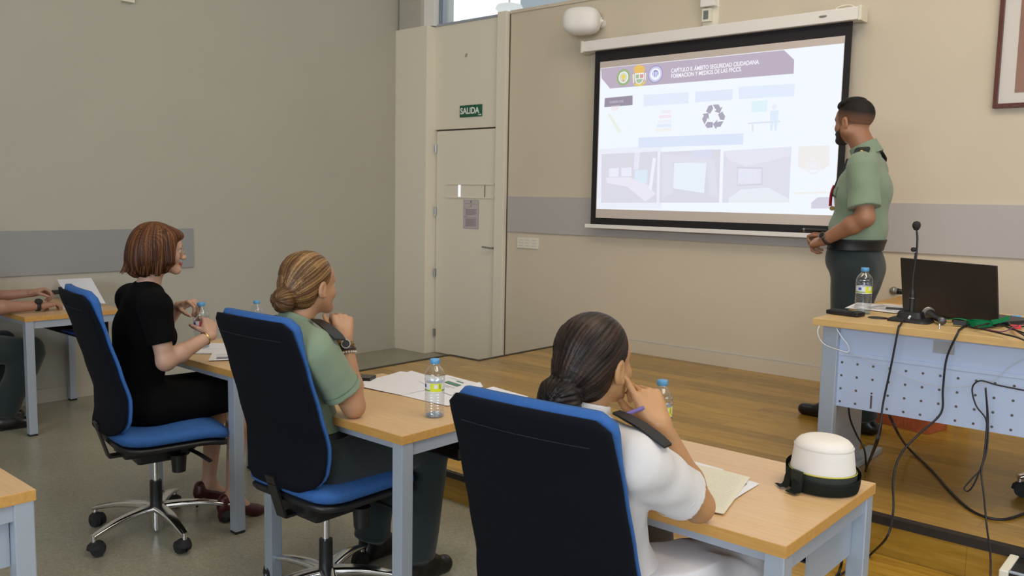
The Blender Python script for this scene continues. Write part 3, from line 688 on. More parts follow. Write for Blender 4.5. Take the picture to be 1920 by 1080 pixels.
def make_chair(label, loc, rz, base_rz=0.0, drop=0.0):
    c = thing('office_chair', label, 'chair', loc, rz, 'blue and black swivel chairs')
    sh = obj('backrest_shell', make_back(-0.014, 0.013, 0.005, 1.094, 0.500, 0.006), M['shell'], c, True)
    obj('backrest_cushion', make_back(lambda z: 0.010+0.010*max(0, min(1, (z-0.98)/0.08)), lambda z: 0.010+0.015*max(0, min(1, (z-0.98)/0.08)), 0.001, 1.106, 0.50, 0.006), M['blue'], c, True)
    bm = bmesh.new(); pts = []
    for i in range(21):
        u = -0.17+0.34*i/20; z = 1.03; pts.append((u, back_y(z)-0.014-0.0125+0.70*u*u, z-0.004*(u/0.23)**2))
    tube(bm, pts, 0.0012, n=5, smooth=False); obj('seam', bm, mat('seam_thread', (0.014, 0.015, 0.022), 0.9) if 'seam_thread' not in bpy.data.materials else bpy.data.materials['seam_thread'], sh)
    # seat
    def seat(z0, th, grow):
        bm = bmesh.new(); secs = []; N = 22
        for i in range(N+1):
            t = i/N; y = -0.20-grow+(0.47+2*grow)*t; w = 0.235+grow; rr = 0.09
            if y+0.20+grow < rr: q = 1-(y+0.20+grow)/rr; w -= 0.08*(1-math.sqrt(max(0, 1-q*q)))
            if 0.27+grow-y < rr: q = 1-(0.27+grow-y)/rr; w -= 0.08*(1-math.sqrt(max(0, 1-q*q)))
            ed = min(1, (t*N+0.1)/1.5, ((1-t)*N+0.1)/1.5); tt = th*(0.4+0.6*math.sqrt(ed))
            dz = -0.03*max(0, (t-0.7)/0.3)**2 + 0.012*max(0, (0.25-t)/0.25)
            secs.append(sect(w, tt, lambda u, v, y=y, dz=dz: Vector((u, y, z0+dz+v-0.12*u*u)), e=4.0))
        loft(bm, secs); return bm
    obj('seat_cushion', seat(0.478, 0.030, 0.0), M['blue'], c, True)
    obj('seat_shell', seat(0.438, 0.018, -0.004), M['black'], c, True)
    # mechanism
    bm = bmesh.new(); bx(bm, (-0.095, -0.15, 0.372), (0.095, 0.15, 0.428), 0.014); bx(bm, (-0.065, -0.09, 0.330), (0.065, 0.09, 0.385), 0.014); cyl(bm, (-0.13, 0.09, 0.385), (0.13, 0.09, 0.385), 0.022)
    mech = obj('tilt_mechanism', bm, M['black'], c)
    bm = bmesh.new(); cyl(bm, (0.13, 0.06, 0.375), (0.13, 0.06, 0.30), 0.033, 0.028); sharp(obj('tension_knob', bm, M['black'], mech))
    bm = bmesh.new(); tube(bm, [(0.10, 0.10, 0.39), (0.17, 0.13, 0.375), (0.235, 0.16, 0.352)], 0.008, flat=(1.6, 0.7)); obj('lever', bm, M['black'], mech)
    bm = bmesh.new()
    for x in (0.0,): bx(bm, (-0.026, -0.190, 0.372), (0.026, -0.10, 0.381)); bx(bm, (-0.026, -0.194, 0.374), (0.026, -0.186, 0.540), rot=Matrix.Rotation(0.30, 3, 'X'), piv=(0, -0.190, 0.376))
    obj('back_bracket', bm, M['black'], c)
    bm = bmesh.new(); cyl(bm, (0, 0, 0.22), (0, 0, 0.36), 0.014); o = sharp(obj('gas_column', bm, M['chrome'], c))
    bm = bmesh.new(); cyl(bm, (0, 0, 0.115), (0, 0, 0.235), 0.026, 0.025); sharp(obj('column_sleeve', bm, M['black'], c))
    bm = bmesh.new(); cyl(bm, (0, 0, 0.022), (0, 0, 0.118), 0.027); cyl(bm, (0, 0, 0.012), (0, 0, 0.022), 0.020); sharp(obj('base_hub', bm, M['chrome'], c))
    for k in range(5):
        a = base_rz + k*2*PI/5; Q = Matrix.Rotation(a, 3, 'Z'); bm = bmesh.new()
        secs = []
        for t in np.linspace(0, 1, 9):
            x = 0.022+0.290*t; z = 0.116-0.034*t*t+0.006*math.sin(PI*t); w = 0.031-0.014*t; h = 0.016-0.007*t
            secs.append(sect(w, h, lambda u, v, x=x, z=z: Q @ Vector((x, u, z+v)), n=16, e=3.2))
        loft(bm, secs); arm = sharp(obj('base_arm', bm, M['chrome'], c), 0.9)
        bm = bmesh.new(); p = Q @ Vector((0.305, 0, 0)); cyl(bm, p+Vector((0, 0, 0.050)), p+Vector((0, 0, 0.088)), 0.010); sharp(obj('caster_stem', bm, M['chrome'], arm))
        sw = random.uniform(-0.9, 0.9)+a; T = Matrix.Translation(p) @ Matrix.Rotation(sw, 4, 'Z'); bm = bmesh.new()
        for s_ in (-1, 1): cyl(bm, T @ Vector((-0.014, 0.005*s_, 0.031)), T @ Vector((-0.014, 0.026*s_, 0.031)), 0.031, 0.027, n=28)
        hood = bmesh.new(); lathe(hood, [(0.0, 0.062), (0.016, 0.060), (0.028, 0.048), (0.031, 0.031)], (0, 0, 0), n=20, caps=False); hood.transform(T @ Matrix.Translation((-0.006, 0, 0)) @ Matrix.Scale(1.15, 4, (1, 0, 0)))
        me_ = bpy.data.meshes.new('h'); hood.to_mesh(me_); hood.free(); bm.from_mesh(me_); bpy.data.meshes.remove(me_)
        sharp(obj('caster', bm, M['blackmatte'], arm), 0.7)
    if drop:      # gas lift let down: everything above the column sleeve sinks
        for ch in c.children_recursive:
            if ch.name.split('.')[0] in ('backrest_shell', 'backrest_cushion', 'seam', 'seat_cushion', 'seat_shell', 'tilt_mechanism', 'tension_knob', 'lever', 'back_bracket'): ch.data.transform(Matrix.Translation((0, 0, -drop)))
    return c
C1 = make_chair('blue and black swivel chair, nearest the left wall, under the person in black', (-3.565, 1.748, 0), math.radians(-10), math.radians(220))
C2 = make_chair('blue and black swivel chair with the person in green and hair bun seated on it', (-2.50, 1.865, 0), 0.02, math.radians(186))
C3 = make_chair('blue and black swivel chair in front, closest to the camera, under the person in white', (-1.212, 1.735, 0), math.radians(3), math.radians(230), 0.048); C3.scale = (1.05, 1, 1)
C4 = dup(C1, (-0.42, 4.22, SZ), math.radians(200), 'swivel chair on the stage behind the desk, one caster showing at the right edge')
C4['group'] = 'blue and black swivel chairs'
C4.rotation_euler.z = math.radians(142.7)

# ------------------------------------------------------------------ presenter desk on the stage
DZ = 1.02
dk = thing('presenter_desk', 'wood topped presenter desk with perforated grey metal front, on the stage', 'desk', (-1.385, 3.55, SZ))
hz = DZ-SZ
box('desk_edge', (0, 0, hz-0.030), (1.60, 0.84, hz-0.0006), wood('oak_edge', (0.58, 0.36, 0.13), (0.66, 0.43, 0.18), 0.4, 1, 10, 6), dk, 0.002)
box('desktop', (0.002, 0.002, hz-0.001), (1.598, 0.838, hz), M['desktop'], dk)
for x in (0.045, 1.52):
    bm = bmesh.new(); bx(bm, (x-0.012, 0.035, 0.0), (x+0.052, 0.075, hz-0.031), 0.003); bx(bm, (x, 0.075, 0.02), (x+0.035, 0.45, hz-0.031), 0.002)
    lg = obj('leg', bm, M['greymetal'], dk)
    bm = bmesh.new(); bx(bm, (x-0.012, 0.03, 0.0), (x+0.055, 0.72, 0.026), 0.004); obj('foot_bar', bm, M['greymetal'], lg)
bm = bmesh.new(); bx(bm, (0.075, 0.066, hz-0.150), (1.52, 0.072, hz-0.031)); obj('apron', bm, M['desklt'], dk)
box('apron_rail', (0.075, 0.058, hz-0.153), (1.52, 0.074, hz-0.137), M['desklt'], dk, 0.002)
pn = box('perforated_panel', (0.080, 0.062, hz-0.372), (1.515, 0.067, hz-0.152), M['desklt'], dk, 0.001)
holes = bmesh.new()
for i in range(22):
    for j in range(4):
        if i == 2 and j in (2, 3): continue
        x = 0.112+i*0.0640; z = hz-0.183-j*0.056
        cyl(holes, (x, 0.0612, z), (x, 0.0622, z), 0.0052, n=12)
bx(holes, (0.112+2*0.064-0.004, 0.0612, hz-0.36), (0.112+2*0.064+0.004, 0.0622, hz-0.305))
cyl(holes, (0.112+2*0.064, 0.0612, hz-0.296), (0.112+2*0.064, 0.0622, hz-0.296), 0.0045, n=10)
join_into(pn, holes, M['seam'])
bm = bmesh.new(); bx(bm, (0.462, 0.0640, hz-0.095), (0.540, 0.0662, hz-0.046), 0.0008); obj('cover_plate', bm, mat('plate_grey', (0.33, 0.34, 0.37), 0.4), dk)
# black grommet
gz = Vector(atZ(1646, 596.5, DZ)); bm = bmesh.new(); lathe(bm, [(0, 0), (0.040, 0), (0.040, 0.003), (0, 0.004)], (gz.x+1.385, gz.y-3.55, hz), n=28, caps=False); obj('cable_grommet', bm, M['black'], dk, True)

# laptop on the desk, lid towards the room
def unit(v): return v/np.linalg.norm(v)
la, lb = Vector((-1.170, 4.065, DZ)), Vector((-0.748, 3.880, DZ))
lx = (lb-la).normalized(); ly = Vector((-lx.y, lx.x, 0)); LW = (lb-la).length
lt = thing('laptop', 'large dark laptop seen from behind, open on the presenter desk', 'laptop', tuple((la+lb)/2), math.atan2(lx.y, lx.x))
box('laptop_base', (-LW/2, 0.0, 0.002), (LW/2, 0.24, 0.020), M['black'], lt, 0.003)
box('laptop_lid', (-LW/2, -0.010, 0.012), (LW/2, -0.002, 0.252), mat('laptop_lid', (0.028, 0.021, 0.019), 0.45, metal=0.2), lt, 0.003, rot=Matrix.Rotation(0.16, 3, 'X'), piv=(0, -0.004, 0.01))
box('laptop_screen', (-LW/2+0.01, -0.0018, 0.025), (LW/2-0.01, -0.0012, 0.243), emis('laptop_screen', (0.5, 0.6, 0.75), 0.5), lt, 0, rot=Matrix.Rotation(0.16, 3, 'X'), piv=(0, -0.004, 0.01))
bm = bmesh.new(); cyl(bm, (-LW/2+0.05, 0.0, 0.012), (LW/2-0.05, 0.0, 0.012), 0.007); obj('hinge', bm, M['black'], lt)

# ------------------------------------------------------------------ bottles
def bottle_profile():
    p = [(0.0, 0.006), (0.020, 0.004), (0.027, 0.0), (0.0305, 0.006), (0.0312, 0.014)]
    z = 0.014
    for i in range(8):
        p += [(0.0312, z+0.003), (0.0296, z+0.006), (0.0296, z+0.0075), (0.0312, z+0.0105)]; z += 0.0105
    p += [(0.0300, z+0.003), (0.0300, z+0.038), (0.0318, z+0.042), (0.0322, z+0.052), (0.0300, z+0.056), (0.0318, z+0.061), (0.0300, z+0.074), (0.0240, z+0.088), (0.0160, z+0.099), (0.0125, z+0.106), (0.0125, z+0.112)]
    return p, z
def make_bottle(label, loc, rz=0.0, colours=('lab_white', 'lab_yellow', 'lab_green')):
    b = thing('water_bottle', label, 'bottle', loc, rz, 'half litre water bottles'); b.scale = (1.12, 1.12, 0.91)
    p, z = bottle_profile(); bm = bmesh.new(); lathe(bm, p, n=32, caps=False); obj('bottle_body', bm, M['pet'], b, True)
    bm = bmesh.new(); lathe(bm, [(0.0145, z+0.109), (0.0152, z+0.110), (0.0152, z+0.125), (0.0140, z+0.127), (0.0, z+0.1275)], n=28, caps=False); obj('bottle_cap', bm, M['cap'], b, True)
    def strip(name, a0, a1, z0, z1, m, r=0.0305, n=18, par=b):
        bm = bmesh.new(); A = [a0+(a1-a0)*i/n for i in range(n+1)]
        lo = [bm.verts.new((r*math.cos(a), r*math.sin(a), z0)) for a in A]; hi = [bm.verts.new((r*math.cos(a), r*math.sin(a), z1)) for a in A]
        for i in range(n): bm.faces.new((lo[i], lo[i+1], hi[i+1], hi[i]))
        return obj(name, bm, m, par, True)
    lbl = strip('label', 0, 2*PI, z+0.003, z+0.038, M[colours[0]], 0.0304, 32)
    strip('label_patch', -2.0, -0.75, z+0.006, z+0.037, M[colours[1]], 0.0307, par=lbl); strip('label_stripe', -4.4, -2.0, z+0.007, z+0.0125, M[colours[2]], 0.0307, par=lbl)
    strip('label_stripe', -0.75, 1.2, z+0.007, z+0.0125, M[colours[2]], 0.0307, par=lbl); strip('label_mark', -1.6, -1.2, z+0.018, z+0.033, M['lab_white'], 0.0309, 8, par=lbl); strip('label_mark', -1.05, -0.92, z+0.016, z+0.035, M['lab_green'], 0.0309, 6, par=lbl)
    strip('label_print', -2.9, -2.5, z+0.020, z+0.032, M['lab_blue'], 0.0307, 6, par=lbl)
    bm = bmesh.new(); lathe(bm, [(0.0, 0.0065), (0.018, 0.0055), (0.026, 0.003), (0.0285, 0.007), (0.024, 0.012), (0.0, 0.014)], n=24, caps=False); obj('bottle_base', bm, clear('blue_tint_plastic', (0.62, 0.78, 0.95), 0.3) if 'blue_tint_plastic' not in bpy.data.materials else bpy.data.materials['blue_tint_plastic'], b, True)
    return b
B0 = make_bottle('water bottle with yellow label on the table with papers, behind the nearest chair', (-2.117, 2.045, TH), 0.75)
GB = 'half litre water bottles'
dup(B0, (-1.370, 2.316, TH), 0.9, 'water bottle on the table beyond the raised hand of the person in white', GB)
db = atZ(1617, 588, DZ); dup(B0, (db.x, db.y, DZ), 0.95, 'water bottle standing on the presenter desk next to the black box', GB)
dup(B0, (-3.93, 2.495, TH), 0.2, 'water bottle whose blue cap just shows above the chair back, by the left wall', GB)
make_bottle('water bottle with a red label spot, held in the hands of the person in black', (-3.535, 1.962, 0.805), 1.2, ('lab_white', 'lab_red', 'lab_blue'))

# ------------------------------------------------------------------ papers
def sheet(name, label, pts, z, m, cat='paper', group=None, lines=None, lift=0.0008):
    """pts: four table-plane corners in order"""
    c = sum((Vector((*p, 0)) for p in pts), Vector())/4
    e = thing(name, label, cat, (c.x, c.y, z), 0, group) if lines else None
    P = [Vector((p[0]-c.x, p[1]-c.y, 0)) for p in pts]; bm = bmesh.new()
    N = 8; g = []
    for i in range(N+1):
        row = []
        for j in range(N+1):
            u, v = i/N, j/N; p = P[0]*(1-u)*(1-v)+P[1]*u*(1-v)+P[2]*u*v+P[3]*(1-u)*v
            edge = max(abs(u-0.5), abs(v-0.5))*2; p = p + Vector((0, 0, lift+0.0012*math.sin(u*5+v*3+c.x*9)*edge + 0.0012))
            row.append(bm.verts.new(p))
        g.append(row)
    for i in range(N):
        for j in range(N): bm.faces.new((g[i][j], g[i+1][j], g[i+1][j+1], g[i][j+1]))
    if e is None:
        o = obj(name, bm, m, None); o.location = (c.x, c.y, z); return tag(o, label, cat, group)
    s_ = obj('page', bm, m, e)
    bm = bmesh.new()
    def uv(u, v): return P[0]*(1-u)*(1-v)+P[1]*u*(1-v)+P[2]*u*v+P[3]*(1-u)*v
    for (u0, v0, u1, v1) in lines['r']:
        q = [uv(u0, v0), uv(u1, v0), uv(u1, v1), uv(u0, v1)]; h_ = lift+0.0034
        bm.faces.new([bm.verts.new(x+Vector((0, 0, h_))) for x in q])
    obj('printing', bm, lines['m'], e)
    return e
def rect(cx, cy, w, h, a):
    c, s = math.cos(a), math.sin(a)
    return [(cx+x*c-y*s, cy+x*s+y*c) for x, y in ((-w/2, -h/2), (w/2, -h/2), (w/2, h/2), (-w/2, h/2))]
def handwriting(n, u0=0.1, u1=0.9, seed=1):
    rd = random.Random(seed); r = []
    for i in range(n):
        v = 0.92-0.84*i/n; u = u0
        while u < u1-0.05:
            l = rd.uniform(0.02, 0.09); jit = rd.uniform(-0.006, 0.006); r.append((u, v+jit, min(u1, u+l), v+jit+0.0032)); u += l+rd.uniform(0.012, 0.03)
            if rd.random() < 0.08: break
    return {'r': r, 'm': M['ink_faint']}
G2 = 'loose white sheets on the table of the person in green'
def quad(*q): return [tuple(atZ(x, y, TH))[:2] for x, y in q]
sheet('paper_sheet', 'plain white sheet at the left of the loose papers, nearest the phone', quad((667, 720), (751, 697), (835, 709), (748, 735)), TH, M['paper'], group=G2)
sheet('paper_sheet', 'large white sheet in the middle of the loose papers, behind the bottle', quad((676, 727), (771, 697), (858, 722), (752, 742)), TH+0.002, M['paper'], group=G2)
sheet('paper_sheet', 'white sheet sticking out below the bottle towards the nearest chair', quad((744, 740), (800, 720), (905, 735), (840, 763)), TH+0.001, M['paper'], group=G2)
sheet('paper_sheet', 'printed white sheet with a dark green bar, on the loose papers', quad((785, 717), (838, 706), (904, 722), (846, 744)), TH+0.004, M['paper'], group=G2,
      lines={'r': [(0.45, 0.38, 0.60, 0.76), (0.72, 0.5, 0.76, 0.7), (0.25, 0.2, 0.262, 0.7), (0.32, 0.2, 0.332, 0.8), (0.82, 0.2, 0.83, 0.6)], 'm': M['green_ink']})
sheet('paper_sheet', 'narrow fanned white sheet above the right chair back', quad((846, 733), (900, 720), (906, 728), (858, 744)), TH+0.006, M['paper'], group=G2)
sheet('paper_sheet', 'blank white sheet alone at the right end of the same table', quad((862, 744), (925, 726), (991, 746), (950, 758)), TH+0.002, M['paper'], group=G2)
sheet('handwritten_page', 'ivory page of handwriting beside the elbow of the person in white', quad((1357, 968), (1285, 952), (1300, 872), (1406, 899)), TH+0.004, M['paper_y'], lines=handwriting(20))
sheet('printed_page', 'white page with a short blue line, peeping out right of the handwritten page', quad((1322, 915), (1350, 884), (1424, 908), (1372, 942)), TH+0.001, M['paper'], lines={'r': [(0.62, 0.78, 0.80, 0.82)], 'm': M['ink']})
sheet('printed_page', 'white page furthest from the camera, behind the handwritten page', quad((1258, 888), (1288, 865), (1357, 882), (1328, 905)), TH+0.002, M['paper'], lines={'r': [(0.3, 0.3, 0.31, 0.6)], 'm': M['ink_pale']})
sheet('printed_sheet', 'printed sheet with a dark box on the table before the person in black', rect(-3.60, 2.165, 0.210, 0.290, 0.95), TH+0.003, M['paper'], lines={'r': [(0.15, 0.10, 0.42, 0.26), (0.1, 0.4, 0.9, 0.41), (0.1, 0.48, 0.8, 0.49)], 'm': M['ink']})
sheet('printed_sheet', 'white sheet under the one with the dark box', rect(-3.80, 2.20, 0.210, 0.290, 0.75), TH+0.001, M['paper'], lines={'r': [(0.1, 0.4, 0.9, 0.41), (0.05, 0.02, 0.95, 0.035)], 'm': M['ink']})
# standing white sheet + papers near the left wall
bm = bmesh.new(); q4 = [atY(129, 566, 2.36), atY(198, 569, 2.50), atY(171, 521, 2.56), atY(107, 524, 2.42)]; c4 = sum(q4, Vector())/4
bm.faces.new([bm.verts.new(p-c4) for p in q4])
ws = obj('paper_sheet', bm, M['paper']); ws.location = c4; tag(ws, 'white sheet held up at an angle by the wall, behind the leftmost chair', 'paper')
sheet('paper_sheet', 'flat white sheet between the leftmost chair back and the person in black', rect(-5.80, 2.72-0.35, 0.21, 0.29, 1.2), TH+0.001, M['paper'])
tag(box('folder', (-5.85, 2.26, TH-0.158), (-5.59, 2.43, TH-0.150), M['lab_blue'], None, 0.001), 'blue folder on the shelf under the table by the left wall', 'folder')

# ------------------------------------------------------------------ phones and small things
def phone(name, label, cat, loc, rz, L=0.15, Wd=0.075, T=0.009):
    e = thing(name, label, cat, loc, rz)
    box('body', (-L/2, -Wd/2, 0.0005), (L/2, Wd/2, T), M['black'], e, 0.003); box('glass', (-L/2+0.003, -Wd/2+0.003, T), (L/2-0.003, Wd/2-0.003, T+0.0006), mat('dark_glass', (0.006, 0.006, 0.008), 0.08) if 'dark_glass' not in bpy.data.materials else bpy.data.materials['dark_glass'], e)
    return e
phone('phone', 'black phone on the table beside the loose papers', 'phone', (-2.79, 2.24, TH), 0.5, T=0.014)
q = atZ(1585, 591, DZ); bb = thing('remote_box', 'flat black device on the left end of the presenter desk', 'device', (q.x, q.y, DZ), -0.15)
box('body', (-0.073, -0.035, 0.001), (0.073, 0.035, 0.020), M['black'], bb, 0.005); box('top_face', (-0.065, -0.028, 0.020), (0.065, 0.028, 0.0215), M['blackmatte'], bb, 0.001)
# printed papers on the desk
def deskpaper(name, label, px, py, w, h, a, z, n):
    p = atZ(px, py, DZ); rd = random.Random(n)
    return sheet(name, label, rect(p.x, p.y, w, h, a), DZ+z, M['paper'], lines={'r': [(0.08, 0.9-0.09*i, rd.uniform(0.5, 0.92), 0.93-0.09*i) for i in range(9)], 'm': M['ink_pale']})
deskpaper('printed_sheet', 'printed sheet on the presenter desk right behind the water bottle', 1640, 577, 0.21, 0.297, 0.15, 0.001, 3)
deskpaper('printed_sheet', 'top printed sheet of the two by the microphone base', 1672, 580, 0.21, 0.297, -0.25, 0.003, 5)
q = atZ(1692, 584, DZ); bm = bmesh.new(); cyl(bm, (-0.07, 0, 0.006), (0.07, 0, 0.006), 0.005, n=14); cyl(bm, (0.07, 0, 0.006), (0.078, 0, 0.006), 0.004, 0.001, n=14)
o = obj('marker_pen', bm, M['black']); o.location = (q.x, q.y, DZ+0.005); o.rotation_euler.z = 0.25; tag(o, 'black marker lying on the printed sheets left of the microphone base', 'pen')
q = atZ(1761, 617, DZ); bm = bmesh.new(); lathe(bm, [(0.0, 0), (0.005, 0), (0.005, 0.003), (0.002, 0.006), (0.004, 0.012), (0.0035, 0.020), (0, 0.022)], n=16, caps=False)
o = obj('metal_pin', bm, M['chrome'], None, True); o.location = (q.x, q.y, DZ); tag(o, 'tiny shiny metal pin at the front edge of the presenter desk', 'pin')

# gooseneck microphone
q = atZ(1703, 604, DZ); mb = thing('desk_microphone', 'black gooseneck microphone on a square base at the presenter desk', 'microphone', (q.x, q.y+0.03, DZ), 0.0)
bm = bmesh.new(); secs = []
for z, w, d in ((0.001, 0.083, 0.062), (0.008, 0.083, 0.062), (0.014, 0.072, 0.052), (0.018, 0.050, 0.040), (0.038, 0.046, 0.034), (0.042, 0.044, 0.032)):
    secs.append(sect(w, d, lambda u, v, z=z: Vector((u, v, z)), e=6))
loft(bm, secs); sharp(obj('base', bm, M['black'], mb), 0.5)
bm = bmesh.new(); bx(bm, (0.004, -0.050, 0.016), (0.012, -0.042, 0.030), 0.002, rot=Matrix.Rotation(0.5, 3, 'Y')); obj('switch', bm, M['lab_white'], mb)
bm = bmesh.new(); cyl(bm, (0, 0, 0.042), (0, 0, 0.115), 0.0115); cyl(bm, (0, 0, 0.115), (0, 0, 0.135), 0.009, 0.006); sharp(obj('connector', bm, M['black'], mb))
bm = bmesh.new(); cyl(bm, (0, 0, 0.098), (0, 0, 0.100), 0.0122); sharp(obj('ring', bm, M['chrome'], mb))
def lp(px, py, dy): v = atY(px, py, mb.location.y+dy); return v - mb.location
bm = bmesh.new(); tube(bm, [(0, 0, 0.13), lp(1712, 520, 0), lp(1718, 480, 0), lp(1720, 450, 0), lp(1718.5, 428, 0)], 0.0042); obj('gooseneck', bm, M['black'], mb, True)
bm = bmesh.new(); pp = lp(1718.5, 423, 0); lathe(bm, [(0, -0.021), (0.010, -0.017), (0.0155, -0.006), (0.0165, 0.004), (0.012, 0.015), (0, 0.019)], pp, n=20, caps=False); obj('foam_windscreen', bm, M['blackmatte'], mb, True)
# second gooseneck further back
q = Vector((-0.97, 4.345, DZ)); m2 = thing('desk_microphone', 'second gooseneck microphone, its small head above the laptop lid', 'microphone', tuple(q), 0)
bm = bmesh.new(); bx(bm, (-0.05, -0.03, 0.001), (0.05, 0.03, 0.03), 0.006); obj('base', bm, M['black'], m2)
def lp2(px, py): return atY(px, py, 4.345) - q
bm = bmesh.new(); tube(bm, [(0, 0, 0.03), (0.0, 0, 0.12), lp2(1725, 494), lp2(1716, 474)], 0.004); obj('gooseneck', bm, M['black'], m2, True)
bm = bmesh.new(); lathe(bm, [(0, -0.012), (0.010, -0.008), (0.013, 0), (0.010, 0.009), (0, 0.012)], lp2(1713, 468), n=18, caps=False); obj('foam_windscreen', bm, M['blackmatte'], m2, True)

def handmic(label, a, b, par_scale=1.0):
    """a: centre of grille ball, b: tail end"""
    a = Vector(a); b = Vector(b); L = (b-a).length; e = thing('handheld_microphone', label, 'microphone', tuple(a)); d = (b-a).normalized()
    R = d.to_track_quat('Z', 'Y').to_matrix()
    bm = bmesh.new(); lathe(bm, [(0.0, -0.026), (0.013, -0.023), (0.022, -0.012), (0.0255, 0.0), (0.0245, 0.008), (0.020, 0.020)], rot=R, n=24, caps=False); obj('grille', bm, mat('grille_mesh', (0.30, 0.30, 0.29), 0.45, metal=0.7, bump=1.0, bscale=900) if 'grille_mesh' not in bpy.data.materials else bpy.data.materials['grille_mesh'], e, True)
    bm = bmesh.new(); lathe(bm, [(0.0252, -0.003), (0.0268, -0.002), (0.0268, 0.004), (0.0252, 0.005)], rot=R, n=24, caps=False); obj('ring', bm, M['steel'], e, True)
    bm = bmesh.new(); lathe(bm, [(0.0, 0.010), (0.0205, 0.014), (0.0185, 0.040), (0.0135, 0.080), (0.0125, L-0.02)], rot=R, n=24, caps=False); obj('handle', bm, M['black'], e, True)
    bm = bmesh.new(); lathe(bm, [(0.0135, L-0.022), (0.0145, L-0.018), (0.0145, L), (0.0, L+0.001)], rot=R, n=24, caps=False); obj('end_cap', bm, mat('dark_grey_metal', (0.12, 0.12, 0.13), 0.4, metal=0.6) if 'dark_grey_metal' not in bpy.data.materials else bpy.data.materials['dark_grey_metal'], e, True)
    return e
ga = atZ(1741, 587, DZ+0.03); gb = atZ(1776, 607, DZ+0.015); gd = (gb-ga).normalized()
handmic('handheld microphone lying on the presenter desk between the gooseneck base and green lanyard', ga, ga+gd*0.165)
# side table at the wall with a microphone
st = thing('side_table', 'small brown wooden table behind the presenter desk at the wall', 'table', (-1.42, 5.40, SZ))
box('tabletop', (-0.24, -0.25, 0.600), (0.24, 0.25, 0.632), M['edge'], st, 0.002)
for x in (-0.22, 0.18):
    for y in (-0.22, 0.18): box('leg', (x, y, 0), (x+0.04, y+0.04, 0.600), M['edge'], st)
box('apron', (-0.18, -0.215, 0.535), (0.18, -0.20, 0.600), M['edge'], st)
a = atZ(1676, 545, SZ+0.632+0.027); handmic('handheld microphone lying on the side table behind the desk', a, a+Vector((0.16, 0.02, -0.010)))
a = atZ(1663, 549, SZ+0.632); o = sheet('paper_sheet', 'crumpled white paper under the microphone on the side table', rect(a.x+0.03, a.y+0.0, 0.12, 0.10, 0.2), SZ+0.632, M['paper'])
# terracotta box under the desk, with raised bars
tb = thing('carved_box', 'terracotta coloured low box with raised lettering-like bars, on the stage under the desk', 'box', (-1.54, 4.86, SZ), math.radians(-14))
box('body', (-0.24, 0.0, 0.0), (0.33, 0.20, 0.075), M['terracotta'], tb, 0.003)
bm = bmesh.new()
for i in range(14): bx(bm, (-0.03+i*0.021, -0.004, 0.018), (-0.03+i*0.021+0.011+(i % 3)*0.003, 0.001, 0.052), 0.001)
obj('raised_bars', bm, M['terracotta'], tb)

# green lanyard
gl = thing('lanyard', 'bright green ribbon lanyard coiled on the presenter desk', 'lanyard', (0, 0, DZ)); WP[gl.name] = Matrix.Translation((0, 0, -DZ))
GR = mat('green_ribbon', (0.0, 0.30, 0.10), 0.6); c = atZ(1836, 613, DZ); gl.location = (c.x, c.y, DZ); WP[gl.name] = Matrix.Translation((-c.x, -c.y, -DZ))
def ribbon(pts, w, m, name, par):
    P = crom(pts, 8); bm = bmesh.new(); lo = [bm.verts.new(p) for p in P]; hi = [bm.verts.new(p+Vector((0, 0, w))) for p in P]
    for i in range(len(P)-1): bm.faces.new((lo[i], lo[i+1], hi[i+1], hi[i]))
    bmesh.ops.solidify(bm, geom=list(bm.faces), thickness=0.0012); return obj(name, bm, m, par)
for k in range(3):
    z = DZ+0.002; pts = []
    for i in range(13):
        a_ = i*2*PI/12+k; pts.append((c.x+(0.046-k*0.006)*math.cos(a_)+0.004*k, c.y+(0.034-k*0.004)*math.sin(a_), z+0.002*k))
    ribbon(pts, 0.022, GR, 'ribbon_loop', gl)
ribbon([(c.x+0.04, c.y+0.0, DZ+0.012), (c.x+0.07, c.y+0.01, DZ+0.022), (c.x+0.10, c.y+0.02, DZ+0.036)], 0.020, GR, 'ribbon_end', gl)
bm = bmesh.new(); tube(bm, [(c.x-0.04, c.y+0.01, DZ+0.02), (c.x-0.085, c.y+0.03, DZ+0.022), (c.x-0.135, c.y+0.05, DZ+0.010), (c.x-0.16, c.y+0.04, DZ+0.004)], 0.004, flat=(2, 0.4)); obj('ribbon_tail', bm, GR, gl)

# ------------------------------------------------------------------ cables
def cable(name, label, pts, r, m, cat='cable', group='loose black cables'):
    bm = bmesh.new(); P = [Vector(p) for p in pts]; o0 = P[0]; tube(bm, [p-o0 for p in P], r, n=8); o = obj(name, bm, m, None, True); o.location = o0
    return tag(o, label, cat, group)
CB = mat('black_cable', (0.008, 0.007, 0.010), 0.45); CW = mat('white_cable', (0.55, 0.56, 0.60), 0.5)
F = 3.535; mbp = Vector(mb.location)
cable('cable', 'black cable from the microphone base down the desk front to the floor behind the cap', [mbp+Vector((-0.01, -0.06, 0.012)), (atZ(1687, 611, DZ+0.004)).lerp(mbp, 0.0), atY(1684, 618, F), atY(1670, 690, F), atY(1656, 755, F), atY(1650, 800, 3.50), atY(1640, 835, 3.47), atZ(1622, 884, SZ+0.006)], 0.0042, CB)
cable('cable', 'black cable falling from the tangle across the square plate, then off the stage edge', [atZ(1850, 611, DZ+0.006), atZ(1816, 609, DZ+0.008), atZ(1800, 618, DZ+0.004), atY(1796, 624, F), atY(1775, 672, F), atY(1768, 730, F), atY(1764, 775, F), atY(1725, 812, 3.50), atY(1690, 850, 3.45), atY(1675, 895, 3.40), atY(1675, 955, 3.345), atY(1664, 1005, 3.2), atZ(1632, 1040, 0.156)], 0.0042, CB)
